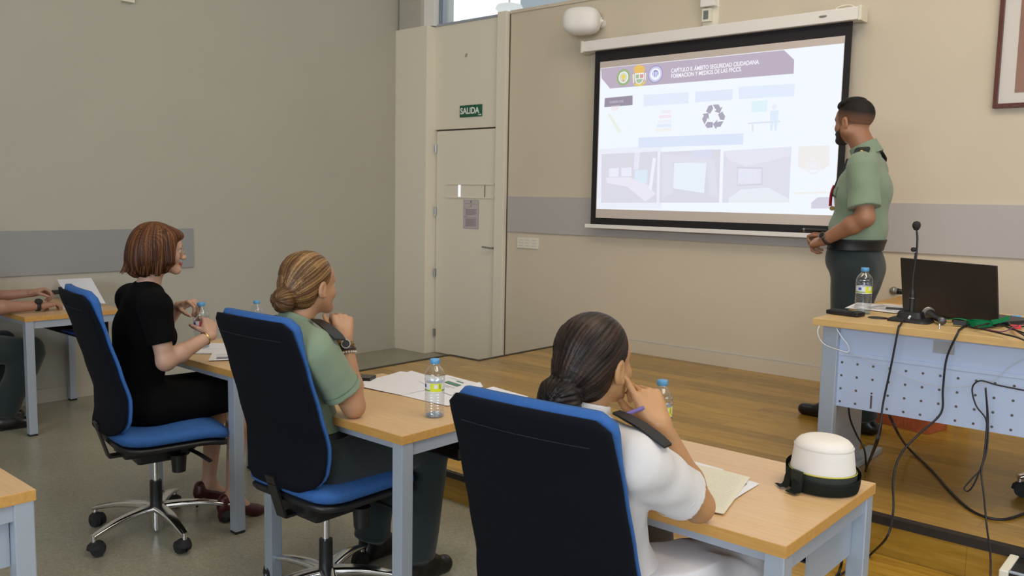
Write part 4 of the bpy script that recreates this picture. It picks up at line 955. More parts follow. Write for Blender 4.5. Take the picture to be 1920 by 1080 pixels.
cable('cable', 'thick black cable curving over the stage floor to the right edge', [atY(1662, 766, 3.66), atY(1672, 788, 3.68), atY(1686, 816, 3.76), atZ(1705, 842, SZ+0.03), atZ(1745, 880, SZ+0.006), atZ(1790, 930, SZ+0.006), atZ(1830, 962, SZ+0.006), atZ(1880, 974, SZ+0.006), atZ(1935, 958, SZ+0.006)], 0.0055, CB)
cable('cable', 'black cable bundle with a hanging tied loop in front of the perforated panel', [atY(1925, 733, F), atY(1870, 722, F), atY(1838, 714, F), atY(1823, 728, F), atY(1830, 760, F), atY(1848, 785, F), atY(1850, 815, F), atY(1846, 850, 3.5), atY(1840, 878, 3.48), atY(1822, 898, 3.46), atY(1808, 915, 3.45), atY(1815, 921, 3.45), atY(1826, 908, 3.45), atY(1838, 880, 3.46), atY(1850, 845, 3.5), atY(1853, 790, F), atY(1848, 727, F)], 0.0030, CB)
cable('cable', 'thin black cable dropping straight past the stage edge at the right', [atY(1848, 727, F+0.002), atY(1851, 780, F+0.004), atY(1846, 850, 3.49), atY(1840, 884, 3.45), atY(1845, 930, 3.40), atY(1850, 985, 3.345), atY(1857, 1040, 3.2), atY(1857, 1095, 3.1)], 0.0034, CB)
cable('cable', 'black cable behind the desk leg reaching the floor near the dark shoe', [atY(1590, 752, 3.75), atY(1594, 785, 3.72), atY(1606, 815, 3.66), atY(1621, 845, 3.60), atZ(1624, 884, SZ+0.006)], 0.0042, CB)
cable('cable', 'short black cable piece from the leg to the floor, right of the previous shoe', [atY(1652, 766, 3.72), atY(1652, 800, 3.7), atY(1645, 830, 3.66), atZ(1628, 870, SZ+0.008)], 0.0040, CB)
cable('cable', 'black cable on the floor beneath the table with the cap, left part', [atZ(1368, 1022, 0.16), atZ(1385, 1050, 0.158), atZ(1420, 1066, 0.158), atZ(1450, 1074, 0.158)], 0.004, CB)
cable('cable', 'black cable under the table with the cap, coming from the tray', [atZ(1386, 1027, 0.40), atZ(1400, 1045, 0.25), atZ(1425, 1068, 0.158), atZ(1470, 1085, 0.158)], 0.004, CB)
cable('cable', 'black cable showing between the right legs of the table with the cap', [atZ(1579, 1035, 0.30), atZ(1578, 1055, 0.20), atZ(1572, 1075, 0.158), atZ(1560, 1090, 0.158)], 0.005, CB)
cable('cable', 'black cable on the step right behind the table with the cap', [atZ(1632, 1040, 0.158), atZ(1600, 1062, 0.158), atZ(1575, 1078, 0.158)], 0.004, CB)
cable('cable', 'thin white cord hanging in a loop at the left end of the presenter desk', [atY(1538, 606, 3.56), atY(1533, 625, 3.53), atY(1545, 645, 3.53), atY(1575, 657, 3.53), atY(1590, 660, 3.545), atY(1590, 648, 3.545), atY(1578, 632, 3.545), atY(1566, 612, 3.56)], 0.0022, CW, group='thin white cords')
cable('cable', 'thin white cord drooping across the perforated panel', [atY(1590, 661, 3.60), atY(1640, 680, 3.60), atY(1690, 702, 3.60), atY(1740, 720, 3.60), atY(1800, 725, 3.60), atY(1862, 714, 3.60), atY(1890, 690, 3.60), atY(1925, 670, 3.60)], 0.0014, CW, group='thin white cords')
rd = random.Random(4)
tl = ['black cable loop in the tangle next to the green lanyard', 'black cable of the tangle nearest the desk edge', 'black cable of the tangle running to the right edge', 'black cable passing just behind the green lanyard', 'black cable rising behind the laptop corner', 'thin purple-red cable in the tangle']
ml = [CB, CB, CB, CB, CB, mat('purple_cable', (0.12, 0.01, 0.08), 0.4)]
ptz = [[(1800, 606), (1830, 616), (1870, 612), (1905, 604), (1925, 606)], [(1815, 612), (1850, 619), (1880, 626), (1905, 632), (1925, 640)], [(1830, 612), (1865, 606), (1895, 616), (1925, 626)], [(1786, 602), (1800, 596), (1830, 598), (1866, 600), (1900, 612), (1925, 612)], [(1872, 590), (1884, 596), (1892, 606), (1900, 616), (1925, 632)], [(1850, 618), (1880, 622), (1905, 612), (1925, 606)]]
for k in range(6):
    cable('cable', tl[k], [atZ(x, y, DZ+0.006+0.006*(k % 3)+0.004*rd.random()) for x, y in ptz[k]], 0.0034 if k < 5 else 0.0022, ml[k])
def plug(name, label, px, py, m, s=(0.018, 0.009, 0.008), rz=0.3):
    p = atZ(px, py, DZ+0.012); o = box(name, (-s[0], -s[1], -s[2]), s, m, None, 0.002); o.location = (p.x, p.y, DZ+s[2]+0.006); o.rotation_euler.z = rz; return tag(o, label, 'connector')
plug('cable_plug', 'red plug in the cable tangle at the right edge', 1904, 614, M['lab_red'])
plug('cable_plug', 'black round plug just left of the green lanyard', 1800, 607, M['black'], (0.024, 0.011, 0.010), 0.1)
plug('cable_plug', 'white and blue plug beyond the cables at the right edge', 1905, 594, M['cap'], (0.02, 0.008, 0.006), 0.5)
a = atZ(1925, 606, DZ); sheet('paper_sheet', 'white paper beneath the cables at the far right of the presenter desk', rect(a.x+0.05, a.y+0.05, 0.21, 0.2, 0.4), DZ, M['paper'])

# floor monitor at the lower right
fb = thing('equipment_case', 'grey edged black case at the lower right corner, against the stage step', 'case', (-0.56, 3.20, 0.15))
box('body', (0.02, 0.0, 0.0), (0.52, 0.16, 0.13), M['black'], fb, 0.004)
box('corner_post', (0.0, -0.012, 0.0), (0.028, 0.164, 0.135), M['offwhite'], fb, 0.004)
box('top_rail', (0.028, -0.006, 0.128), (0.50, 0.004, 0.136), M['greymetal'], fb, 0.002)

# ------------------------------------------------------------------ white cap with dark brim on the nearest table
hc = Vector((-0.832, 2.262, TH)); HA = math.radians(-132)
HS = 0.90
ht = thing('uniform_cap', 'white uniform cap with dark green brim and ribbon tails on the nearest table', 'hat', tuple(hc), 0)
DK = mat('dark_green_felt', (0.010, 0.015, 0.010), 0.75, bump=0.4, bscale=700); WH = mat('white_cap_cloth', (0.74, 0.70, 0.655), 0.7, bump=0.3, bscale=500)
bm = bmesh.new(); lathe(bm, [(0.0, 0.148), (0.035, 0.149), (0.058, 0.146), (0.072, 0.140), (0.082, 0.130), (0.085, 0.124), (0.0885, 0.100), (0.0925, 0.072), (0.096, 0.052)], n=48, caps=False, fx=1.03, fy=0.97); obj('crown', bm, WH, ht, True)
bm = bmesh.new(); lathe(bm, [(0.0855, 0.127), (0.0872, 0.124), (0.0872, 0.121), (0.086, 0.118)], n=48, caps=False, fx=1.03, fy=0.97); obj('crown_seam', bm, WH, ht, True)
bm = bmesh.new(); lathe(bm, [(0.097, 0.004), (0.1005, 0.006), (0.0985, 0.056), (0.0955, 0.057)], n=48, caps=False, fx=1.03, fy=0.97); bd = obj('hat_band', bm, DK, ht, True)
bm = bmesh.new(); lathe(bm, [(0.0985, 0.054), (0.0998, 0.0555), (0.0985, 0.058)], n=48, caps=False, fx=1.03, fy=0.97); obj('yellow_piping', bm, mat('yellow_piping', (0.62, 0.55, 0.08), 0.6), bd, True)
# brim: flares at the front (towards the wall) and turns up around the sides and back
bm = bmesh.new(); rows = []
for j in range(9):
    t = j/8; row = []
    for i in range(64):
        a = 2*PI*i/64; lf = 0.5+0.5*math.cos(a-math.radians(165)); fr = 0.5+0.5*math.cos(a+math.radians(95))   # left / camera side
        up = 0.040+0.026*lf+0.010*(1-fr)-0.010*fr; out = 0.004+0.005*(1-fr)
        r = 0.0985+0.004+out*math.sin(t*PI/2)**0.8; z = 0.003+up*t**1.3
        row.append(bm.verts.new((r*1.03*math.cos(a), r*0.97*math.sin(a), z)))
    rows.append(row)
for a_, b_ in zip(rows, rows[1:]):
    for i in range(64): bm.faces.new((a_[i], a_[(i+1) % 64], b_[(i+1) % 64], b_[i]))
bmesh.ops.solidify(bm, geom=list(bm.faces), thickness=0.004); obj('brim', bm, DK, ht, True)
def tail(a, ln, w, tw, name='ribbon_tail'):
    d = Vector((math.cos(a), math.sin(a), 0)); s_ = Vector((-d.y, d.x, 0)); bm = bmesh.new(); P = []
    for i in range(13):
        t = i/12; r = 0.104+ln*max(0, (t-0.45))/0.55+0.012*math.sin(t*PI); z = 0.052*(1-min(1, t/0.55))**1.2+0.005+0.003*abs(math.sin(t*6)); P.append((d*r + s_*(tw*t*t), z))
    lo = [bm.verts.new(p-s_*w/2+Vector((0, 0, z))) for p, z in P]; hi = [bm.verts.new(p+s_*w/2+Vector((0, 0, z))) for p, z in P]
    for i in range(12): bm.faces.new((lo[i], lo[i+1], hi[i+1], hi[i]))
    bmesh.ops.solidify(bm, geom=list(bm.faces), thickness=0.002); return obj(name, bm, DK, ht, True)
tail(math.radians(-108), 0.040, 0.040, 0.0); tail(math.radians(-132), 0.036, 0.040, -0.012)
bm = bmesh.new(); bx(bm, (-0.020, -0.006, 0.028), (0.020, 0.004, 0.062), 0.002)
bm.transform(Matrix.Rotation(math.radians(-112)+PI/2, 4, 'Z') @ Matrix.Translation((0, -0.106, 0))); obj('band_knot', bm, DK, ht)
for ch in ht.children_recursive: ch.data.transform(Matrix.Diagonal((0.87, 0.87, 0.96, 1)))
# ------------------------------------------------------------------ people
def V3(*a): return np.array(a, float)
def frameR(f, u=(0, 0, 1)):
    f = unit(V3(*f)); u = V3(*u); r = unit(np.cross(f, u)); u = np.cross(r, f); return np.stack([r, f, u], 1)
def yawf(a, pitch=0.0): a = math.radians(a); p = math.radians(pitch); return V3(math.sin(a)*math.cos(p), math.cos(a)*math.cos(p), math.sin(p))
def skin_mat(name, col, lip=(0.45, 0.12, 0.10)):
    m = mat(name, col, 0.48, var=0.06, vscale=14, bump=0.15, bscale=500, sss=0.12)
    nt = m.node_tree; b = nt.nodes['Principled BSDF']; src = b.inputs['Base Color'].links[0].from_socket
    at = nt.nodes.new('ShaderNodeAttribute'); at.attribute_name = 'lip'; mx = nt.nodes.new('ShaderNodeMix'); mx.data_type = 'RGBA'
    nt.links.new(at.outputs['Fac'], mx.inputs[0]); nt.links.new(src, mx.inputs[6]); mx.inputs[7].default_value = (*lip, 1); nt.links.new(mx.outputs[2], b.inputs['Base Color']); return m
def hair_mat(name, dark, light, rough=0.42):
    m, nt, b = nodes(name); at = nt.nodes.new('ShaderNodeAttribute'); at.attribute_name = 'streak'
    r = nt.nodes.new('ShaderNodeValToRGB'); r.color_ramp.elements[0].color = (*dark, 1); r.color_ramp.elements[1].color = (*light, 1); r.color_ramp.elements[0].position = 0.25; r.color_ramp.elements[1].position = 0.85
    nt.links.new(at.outputs['Fac'], r.inputs[0]); nt.links.new(r.outputs[0], b.inputs['Base Color']); b.inputs['Roughness'].default_value = rough
    b.inputs['Specular IOR Level'].default_value = 0.28; return m
def cloth(name, col, rough=0.85): return mat(name, col, rough, var=0.05, vscale=10, bump=0.4, bscale=1100, sheen=0.2)

def head(S, o, R, sc=1.0, fem=True):
    S.frame(o, R, sc)
    S.el((0, -.014, .036), (.074, .094, .080), k=0)
    S.el((0, .030, -.028), (.058, .058, .076), k=.03); S.el((0, .048, .030), (.056, .044, .046), k=.03)
    jw = .034 if fem else .042; jr = .026 if fem else .031
    for s in (-1, 1):
        S.rc((s*jw*1.25, .004, -.045), (s*.014, .074, -.092), jr, .019, k=.022)
        S.el((s*.040, .060, -.032), (.021, .022, .022), k=.02)
    S.el((0, .080, -.094), (.018, .015, .013), k=.012)
    S.rc((-.034, .078, .013), (.034, .078, .013), .010 if fem else .013, k=.015)
    for s in (-1, 1): S.el((s*.031, .096, -.002), (.018, .013, .010), k=.012, op='s')
    S.rc((0, .086, .004), (0, .107, -.032), .0075, .0115, k=.010)
    for s in (-1, 1): S.el((s*.011, .100, -.037), (.008, .010, .007), k=.006)
    S.el((0, .094, -.060), (.022, .009, .0055), k=.005); S.el((0, .092, -.0705), (.018, .0095, .0065), k=.005)
    S.el((0, .104, -.0653), (.022, .006, .0012), k=.002, op='s')
    for s in (-1, 1):
        Q = np.array([[1, 0, 0], [0, math.cos(.25), math.sin(.25)], [0, -math.sin(.25), math.cos(.25)]])
        S.el((s*.0775, -.010, -.010), (.0075, .018, .031), k=.004, R=Q); S.el((s*.087, -.006, -.006), (.007, .010, .019), k=.003, op='s', R=Q); S.el((s*.079, -.003, -.034), (.006, .008, .009), k=.004)
    S.frame(); return S
def hand(S, w, d, n, t, curls, th=((.72, .62, .30), (.45, .85, .30), (.30, .90, .35)), sc=1.0, spread=0.05):
    """w wrist, d finger direction, n direction the palm faces, t thumb side; curls = 4 x (mcp, pip, dip) degrees"""
    d = unit(V3(*d)); n = V3(*n); n = unit(n-d*(n@d)); t = V3(*t); t = unit(t-d*(t@d)-n*(t@n)); S.frame(w, np.stack([t, d, -n], 1), sc)
    bases = ((.030, .086), (.010, .091), (-.010, .087), (-.028, .079)); L = ((.043, .026, .021), (.047, .030, .022), (.043, .027, .021), (.034, .021, .018)); r = (.0090, .0092, .0088, .0078)
    for (x, y), rr in zip(bases, r): S.rc((x*.45, .0, .0), (x, y-.004, 0), .017, .0112, k=.010)
    S.rc((.016, .018, -.010), (.028, .050, -.006), .017, .013, k=.012); S.rc((-.016, .012, -.008), (-.026, .06, -.004), .014, .010, k=.012)
    for i in range(4):
        p = V3(bases[i][0], bases[i][1], 0); a = 0; sx = (1.5-i)*spread
        for j in range(3):
            a += math.radians(curls[i][j]); dr = V3(math.sin(sx)*math.cos(a), math.cos(sx)*math.cos(a), -math.sin(a)); q = p+dr*L[i][j]
            S.rc(p, q, r[i]*(1-.09*j), r[i]*(1-.09*(j+1)), k=.004 if j == 0 else .003); p = q
    p = V3(.022, .022, -.010)
    for j, (l, ra, rb) in enumerate(((.042, .0145, .0112), (.032, .0108, .0098), (.025, .0098, .0080))):
        q = p+unit(V3(*th[j])*V3(1, 1, -1))*l; S.rc(p, q, ra, rb, k=.008 if j == 0 else .003); p = q
    S.frame(); return S
RELAX = ((25, 30, 15), (30, 35, 18), (34, 38, 20), (38, 40, 20))
def arm(S, sh, el, wr, g=0.0, sc=1.0):
    sh, el, wr = V3(*sh), V3(*el), V3(*wr); m = el+(wr-el)*.30
    S.rc(sh, el, .050*sc+g, .039*sc+g, k=.03); S.rc(el, m, .0385*sc+g, .0405*sc+g, k=.02); S.rc(m, wr, .0405*sc+g, .0255*sc+g, k=.02); return S
def torso(S, J, g=0.0, fem=True, sc=1.0):
    pel, chest, neck = V3(*J['pel']), V3(*J['chest']), V3(*J['neck']); u = unit(neck-pel); f = J['f']; R = frameR(f-u*(f@u), u); waist = pel*.52+chest*.48
    S.el(pel, np.array((.172, .120, .115))*sc+g, k=.04, R=R); S.el(waist, np.array((.132, .100, .13) if fem else (.150, .112, .14))*sc+g, k=.06, R=R)
    S.el(chest, np.array((.150, .104, .15) if fem else (.172, .120, .165))*sc+g, k=.06, R=R)
    for s in ('shL', 'shR'):
        p = V3(*J[s]); c = neck-u*.055*sc; S.rc(c, p, .050*sc+g, .050*sc+g, k=.05); S.rc(neck-u*.005, p+u*.005, .030*sc+g, .036*sc+g, k=.045)
    if fem:
        for s in (-1, 1): S.el(chest+R@V3(s*.066, .075, -.02)*sc, np.array((.058, .055, .058))*sc+g, k=.03, R=R)
    return S
def leg(S, hip, knee, ank, g=0.0, sc=1.0):
    hip, knee, ank = V3(*hip), V3(*knee), V3(*ank); m = knee+(ank-knee)*.3
    S.rc(hip, knee, .086*sc+g, .060*sc+g, k=.04); S.rc(knee, m, .057*sc+g, .057*sc+g, k=.03); S.rc(m, ank, .057*sc+g, .036*sc+g, k=.03); return S
def foot(S, ank, toe, heel, g=0.0, k=.02):
    ank, toe, heel = V3(*ank), V3(*toe), V3(*heel); S.rc(ank, heel, .036+g, .030+g, k=k); S.rc(heel, toe, .030+g, .024+g, k=k); S.rc(ank, (heel*.45+toe*.55)+V3(0, 0, .012), .034+g, .030+g, k=k); return S
def cone(S, a, b, r1, r2, k=.02, op='u'):
    a, b = V3(*a), V3(*b); ba = b-a; l = np.linalg.norm(ba); n = ba/l
    def f(p):
        t = (p-a)@n; q = p-a-t[..., None]*n; r = r1+(r2-r1)*np.clip(t/l, 0, 1.2); return np.maximum(np.maximum(np.sqrt((q*q).sum(-1))-r, t-l), -t)
    return S.add(f, k, op)
def slab_cut(S, c, n, h, k=0.0):
    """keep only |(p-c).n| < h"""
    c, n = V3(*c), unit(V3(*n)); return S.add(lambda p: np.abs((p-c)@n)-h, k, 'i')
def folds(S, amp, fr=28, seed=0.0, dirv=(0.3, 0.4, 1.0)):
    dv = unit(V3(*dirv))
    def f(p):
        w = np.sin(p[..., 0]*17+seed)*.6+np.sin(p[..., 1]*13+seed*2)*.7+np.sin(p[..., 2]*9-seed)*.5
        return amp*(np.sin((p@dv)*fr*2+w*2.2)*.6+np.sin((p@dv)*fr*4.3-w*3+p[..., 0]*21)*.4)
    return S.add(f, 0, 'd')
def lip_attr(o, R, sc):
    o = V3(*o)
    def f(v):
        q = ((v-o)@R)/sc; d = np.sqrt((q[:, 0]/.024)**2+((q[:, 2]+.0655)/.0125)**2+((q[:, 1]-.098)/.02)**2); return np.clip((1.15-d)/.3, 0, 1)
    return f
def eyes(o, R, sc, root, iris=(0.08, 0.05, 0.03)):
    for s in (-1, 1):
        p = V3(*o)+R@(V3(s*.031, .0775, -.003)*sc); bm = bmesh.new(); bmesh.ops.create_uvsphere(bm, u_segments=16, v_segments=10, radius=.0118*sc, matrix=Matrix.Translation(p)); e = obj('eye', bm, mat_once('eye_white', (0.6, 0.58, 0.56), 0.25), root, True)
        p2 = p+R@(V3(0, .0075, 0)*sc); bm = bmesh.new(); bmesh.ops.create_uvsphere(bm, u_segments=12, v_segments=8, radius=.0056*sc, matrix=Matrix.Translation(p2)); obj('iris', bm, mat_once('iris_brown', iris, 0.2), e, True)
        bm = bmesh.new(); tube(bm, [Vector(V3(*o)+R@(V3(s*x, y, z)*sc)) for x, y, z in ((.014, .092, .017), (.030, .091, .021), (.046, .078, .015))], .0022*sc, n=6, flat=(1.6, 1)); obj('eyebrow', bm, mat_once('brow_dark', (0.02, 0.012, 0.008), 0.7), root, True)
def mat_once(n, c, r, **k): return bpy.data.materials[n] if n in bpy.data.materials else mat(n, c, r, **k)
def collar(S, neck, top, r1, r2, f, hgt=.035):
    """open shirt collar: a shell round the neck, notched in front"""
    neck, top = V3(*neck), V3(*top); n = unit(top-neck)
    def g(p):
        t = (p-neck)@n; q = p-neck-t[..., None]*n; r = r1+(r2-r1)*np.clip(t/hgt, -1, 1.2); ds = np.abs(np.sqrt((q*q).sum(-1))-r)-.0032
        fq = q@V3(*f); return np.maximum(np.maximum(ds, np.abs(t-hgt*.25)-hgt*.75), fq-(r1*.80))
    return S.add(g, .0, 'u')
def epaulette(root, neck, sh, up, m, w=.022, star=None, lift=.0, t0=.25, t1=1.12):
    neck, sh, up = Vector(neck), Vector(sh), Vector(up).normalized(); d = sh-neck; s = d.cross(up).normalized(); bm = bmesh.new(); N = 12; T = []; 
    for i in range(N+1):
        t = i/N; c = neck+d*(t0+(t1-t0)*t)+up*(.060+lift-.030*t*t*.9); ww = w*(1.0 if t > .25 else .75+t)
        if t > .85: ww *= 1-(t-.85)*1.5
        T.append([c-s*ww, c+s*ww])
    top = [[bm.verts.new(p+up*.003) for p in r] for r in T]; bot = [[bm.verts.new(p-up*.002) for p in r] for r in T]
    for i in range(N):
        bm.faces.new((top[i][0], top[i][1], top[i+1][1], top[i+1][0])); bm.faces.new((bot[i][0], bot[i+1][0], bot[i+1][1], bot[i][1]))
        for k in (0, 1): bm.faces.new((top[i][k], top[i+1][k], bot[i+1][k], bot[i][k]))
    for i in (0, N): bm.faces.new((top[i][0], top[i][1], bot[i][1], bot[i][0]))
    e = obj('epaulette', bm, m, root)
    if star:
        c = neck+d*(t0+(t1-t0)*.55)+up*(.0645+lift-.030*.3*.9); bm = bmesh.new(); ri = [bm.verts.new(c+(s*math.cos(PI*k/5)+d.normalized()*math.sin(PI*k/5))*(.008 if k % 2 else .0035)) for k in range(10)]; a = bm.verts.new(c+up*.003)
        for k in range(10): bm.faces.new((ri[k], ri[(k+1) % 10], a))
        obj('star', bm, star, e)
    return e
def band(root, name, c, ax, r, w, m, th=.0025, fx=1.0):
    """bracelet / watch strap ring round an axis"""
    ax = Vector(ax).normalized(); R = ax.to_track_quat('Z', 'Y').to_matrix(); bm = bmesh.new(); lathe(bm, [(r, -w/2), (r+th, -w/2+.0008), (r+th, w/2-.0008), (r, w/2)], Vector(c), n=28, rot=R, caps=False, fx=fx); return obj(name, bm, m, root, True)
def watch(root, c, ax, face_dir, r, m_strap, dial=.019, w=.018):
    b_ = band(root, 'watch', c, ax, r, w, m_strap, .003); fd = Vector(face_dir); ax = Vector(ax).normalized(); fd = (fd-ax*fd.dot(ax)).normalized(); bm = bmesh.new(); p = Vector(c)+fd*(r+.001); cyl(bm, p, p+fd*.008, dial, n=24); sharp(obj('watch_case', bm, M['steel'] if m_strap.name != 'rubber_strap' else M['black'], b_)); bm = bmesh.new(); cyl(bm, p+fd*.008, p+fd*.009, dial*.82, n=24); obj('dial', bm, M['black'], b_); return b_

def mid(*a): return sum(V3(*x) for x in a)/len(a)

# ---------- person in black, seated nearest the left wall
def person_black():
    rt_ = root_at('person', 'person with short auburn bob and glasses in a black top, seated, opening a water bottle', 'person', (-3.62, 1.80, 0))
    sc = .95; ho = V3(-3.575, 1.795, 1.252); HR = frameR(yawf(20, -4)); skin = skin_mat('fair_skin', (0.50, 0.30, 0.215), (0.36, 0.09, 0.08))
    f = yawf(10); J = dict(pel=(-3.63, 1.705, .585), chest=(-3.62, 1.725, .90), neck=(-3.605, 1.755, 1.085), shL=(-3.775, 1.76, 1.02), shR=(-3.445, 1.705, 1.02), f=f)
    elR, wrR = V3(-3.405, 1.725, .79), V3(-3.445, 1.955, .872); elL, wrL = V3(-3.78, 1.84, .80), V3(-3.650, 1.920, .985)
    kR, kL = V3(-3.50, 2.13, .575), V3(-3.72, 2.14, .575); aR, aL = V3(-3.455, 2.055, .115), V3(-3.70, 2.075, .115)
    S = Sdf(); torso(S, J, -.008, sc=sc); head(S, ho, HR, sc); S.rc(J['neck'], ho+HR@V3(0, -.022, -.065)*sc, .050, .046, k=.03)
    arm(S, J['shR'], elR, wrR, 0, .93); arm(S, J['shL'], elL, wrL, 0, .93)
    hipR, hipL = (-3.54, 1.74, .57), (-3.72, 1.74, .57); leg(S, hipR, kR, aR, -.004, .93); leg(S, hipL, kL, aL, -.004, .93)
    for a in (aR, aL): foot(S, a, a+V3(.03, .12, -.09), a+V3(-.005, -.035, -.03), -.008)
    hand(S, wrR, (-.50, .22, .62), (-.75, -.15, -.40), (.0, -.78, .25), ((48, 55, 35), (52, 58, 35), (56, 58, 35), (58, 56, 35)), th=((.70, .55, .50), (.3, .75, .75), (.0, .75, .75)), sc=.90)
    hand(S, wrL, (.70, .28, .28), (.25, .1, -.9), (.38, -.74, .07), ((55, 60, 30), (58, 62, 30), (60, 62, 30), (62, 62, 30)), th=((.6, .6, .6), (.2, .8, .7), (.0, .8, .7)), sc=.90)
    sdf_obj('body', S, (-3.95, 1.5, 0), (-3.25, 2.35, 1.42), .0035, skin, rt_, {'lip': lip_attr(ho, HR, sc)}); eyes(ho, HR, sc, rt_)
    bk = mat('black_jersey', (0.0030, 0.0030, 0.0034), 0.95, bump=0.3, bscale=900, spec=0.12)
    T = Sdf(); torso(T, J, .012, sc=sc)
    for s, e in (('shR', elR), ('shL', elL)):
        sh = V3(*J[s]); en = sh+(e-sh)*.66; T.rc(sh, sh+(e-sh)*.3, .058, .056, k=.03); cone(T, sh, en, .057, .058, .02)
    T.el(V3(*J['neck'])+V3(.0, .025, .028), (.066, .070, .034), k=.01, op='s'); folds(T, .0022, 14, 1.0); T.cut((-3.62, 1.7, .60), (0, 0, -1))
    sdf_obj('top', T, (-3.95, 1.5, .5), (-3.25, 2.0, 1.2), .006, bk, rt_)
    K = Sdf(); K.el(J['pel'], (.185, .14, .115), k=0); 
    for h, k_ in ((hipR, kR), (hipL, kL)): K.rc(h, V3(*k_)+V3(0, -.02, 0), .095, .076, k=.06)
    K.rc(mid(hipR, hipL), mid(kR, kL)+V3(0, -.03, -.005), .08, .062, k=.05); folds(K, .002, 12, 2.0, (1, .2, .3))
    sdf_obj('skirt', K, (-3.95, 1.5, .42), (-3.3, 2.30, .75), .006, bk, rt_)
    hp = V3(*ho); R = HR
    H = Sdf(); H.frame(hp, R, sc); H.el((0, -.022, .040), (.086, .104, .084), k=0)
    for s in (-1, 1): H.el((s*.045, -.025, -.020), (.052, .088, .100), k=.04)
    H.el((0, -.085, -.040), (.088, .060, .090), k=.04); H.el((0, .062, .066), (.058, .040, .026), k=.03)
    for s in (-1, 1): H.rc((s*.060, .030, .045), (s*.078, .040, -.050), .024, .018, k=.025)
    # undercut: hair bottoms out at jaw level and opens over the face
    H.el((0, .085, -.055), (.075, .085, .100), k=.02, op='s'); H.cut((0, 0, -.110), (0, .25, -1), .01)
    H.frame()
    def strands(p):
        q = ((p-hp)@R)/sc; a = np.arctan2(q[..., 1]+.02, q[..., 0]); z = q[..., 2]; return a, z, q
    def dsp(p):
        a, z, q = strands(p); lo = np.clip((.09-z)/.2, 0, 1); return .0022*lo*(np.sin(a*38+np.sin(z*30)*1.2)*.5+np.sin(a*71+z*25)*.5)+.008*lo**3*np.sin(a*7+z*22+np.sin(a*17))
    H.add(dsp, 0, 'd')
    def st(v):
        a, z, q = strands(v); return np.clip(.34+.12*np.sin(a*38+np.sin(z*30)*1.2)+.2*np.sin(a*97+z*20+np.sin(a*13)*3)+.10*np.sin(a*11+z*8)+.14*np.sin(a*171+z*40)+1.0*(z-.02), 0, 1)
    sdf_obj('hair', H, ho-.20, ho+.17, .0028, hair_mat('auburn_hair', (0.035, 0.010, 0.004), (0.27, 0.105, 0.032), .55), rt_, {'streak': st})
    bm = bmesh.new(); rd = random.Random(5)
    for i in range(90):
        a = rd.uniform(-3.3, .25) if i % 2 else rd.uniform(-2.6, -1.2); c_, s_ = math.cos(a), math.sin(a); fl = rd.uniform(.0, .014); z0 = rd.uniform(-.02, .05)
        pts = [(.088*c_, -.022+.100*s_, z0), (.092*c_, -.026+.106*s_, z0-.05), ((.090+fl)*c_, -.030+(.106+fl)*s_, -.095), ((.088+fl*1.9)*c_, -.03+(.104+fl*1.9)*s_, -.112-fl*.6)]
        tube(bm, [Vector(hp+R@(V3(*p)*sc)) for p in pts], .0016, n=5, rr=lambda t: .0018*(1-.7*t))
    obj('loose_strands', bm, mat_once('auburn_strands', (0.13, 0.045, 0.014), 0.6), rt_)
    gm = mat_once('spectacle_metal', (0.6, 0.6, 0.6), 0.25, metal=1.0); bm = bmesh.new(); W_ = lambda x, y, z: Vector(hp+R@(V3(x, y, z)*sc))
    for s in (-1, 1):
        tube(bm, [W_(s*(.033+.021*math.cos(i*PI/10)), .104-.004*abs(math.cos(i*PI/10)), -.004+.015*math.sin(i*PI/10)) for i in range(21)], .0011, n=6, smooth=False)
        tube(bm, [W_(s*.054, .100, 0), W_(s*.078, .05, .002), W_(s*.080, -.01, -.002)], .0011, n=6)
    tube(bm, [W_(-.012, .106, 0), W_(0, .110, .003), W_(.012, .106, 0)], .0011, n=6); gl_ = obj('glasses', bm, gm, rt_)
    bm = bmesh.new()
    for s in (-1, 1): bm.faces.new([bm.verts.new(W_(s*(.033+.0205*math.cos(i*PI/8)), .104-.004*abs(math.cos(i*PI/8)), -.004+.0145*math.sin(i*PI/8))) for i in range(16)])
    obj('lens', bm, M['pane'], gl_)
    ax = wrR-elR; band(rt_, 'bracelet', wrR-ax*.12, ax, .0275, .010, mat('gold_bracelet', (0.70, 0.50, 0.20), 0.25, metal=1.0))
    # dark red court shoes
    SM = mat('dark_red_leather', (0.055, 0.006, 0.010), 0.35)
    for a in (aR, aL):
        B = Sdf(); h0 = a+V3(-.005, -.040, -.035); toe = a+V3(.03, .125, -.095); B.rc(h0, toe+V3(-.004, -.02, .002), .031, .030, k=0); B.rc(toe+V3(-.004, -.02, 0), toe+V3(.006, .035, -.002), .029, .012, k=.01); B.rc(h0, h0+V3(0, 0, .02), .030, .029, k=.01)
        B.el(mid(h0, toe)+V3(-.002, .0, .040), (.024, .062, .030), k=.006, op='s'); B.rc(a+V3(0, 0, .0), a+V3(0, -.005, .04), .028, k=.004, op='s')
        B.rc(h0+V3(0, -.014, -.015), V3(h0[0], h0[1]-.020, .008), .017, .006, k=.015); B.cut((0, 0, 0.002), (0, 0, -1))
        sdf_obj('shoe', B, a+V3(-.09, -.13, -.13), a+V3(.12, .25, .08), .003, SM, rt_)
    return rt_
person_black()

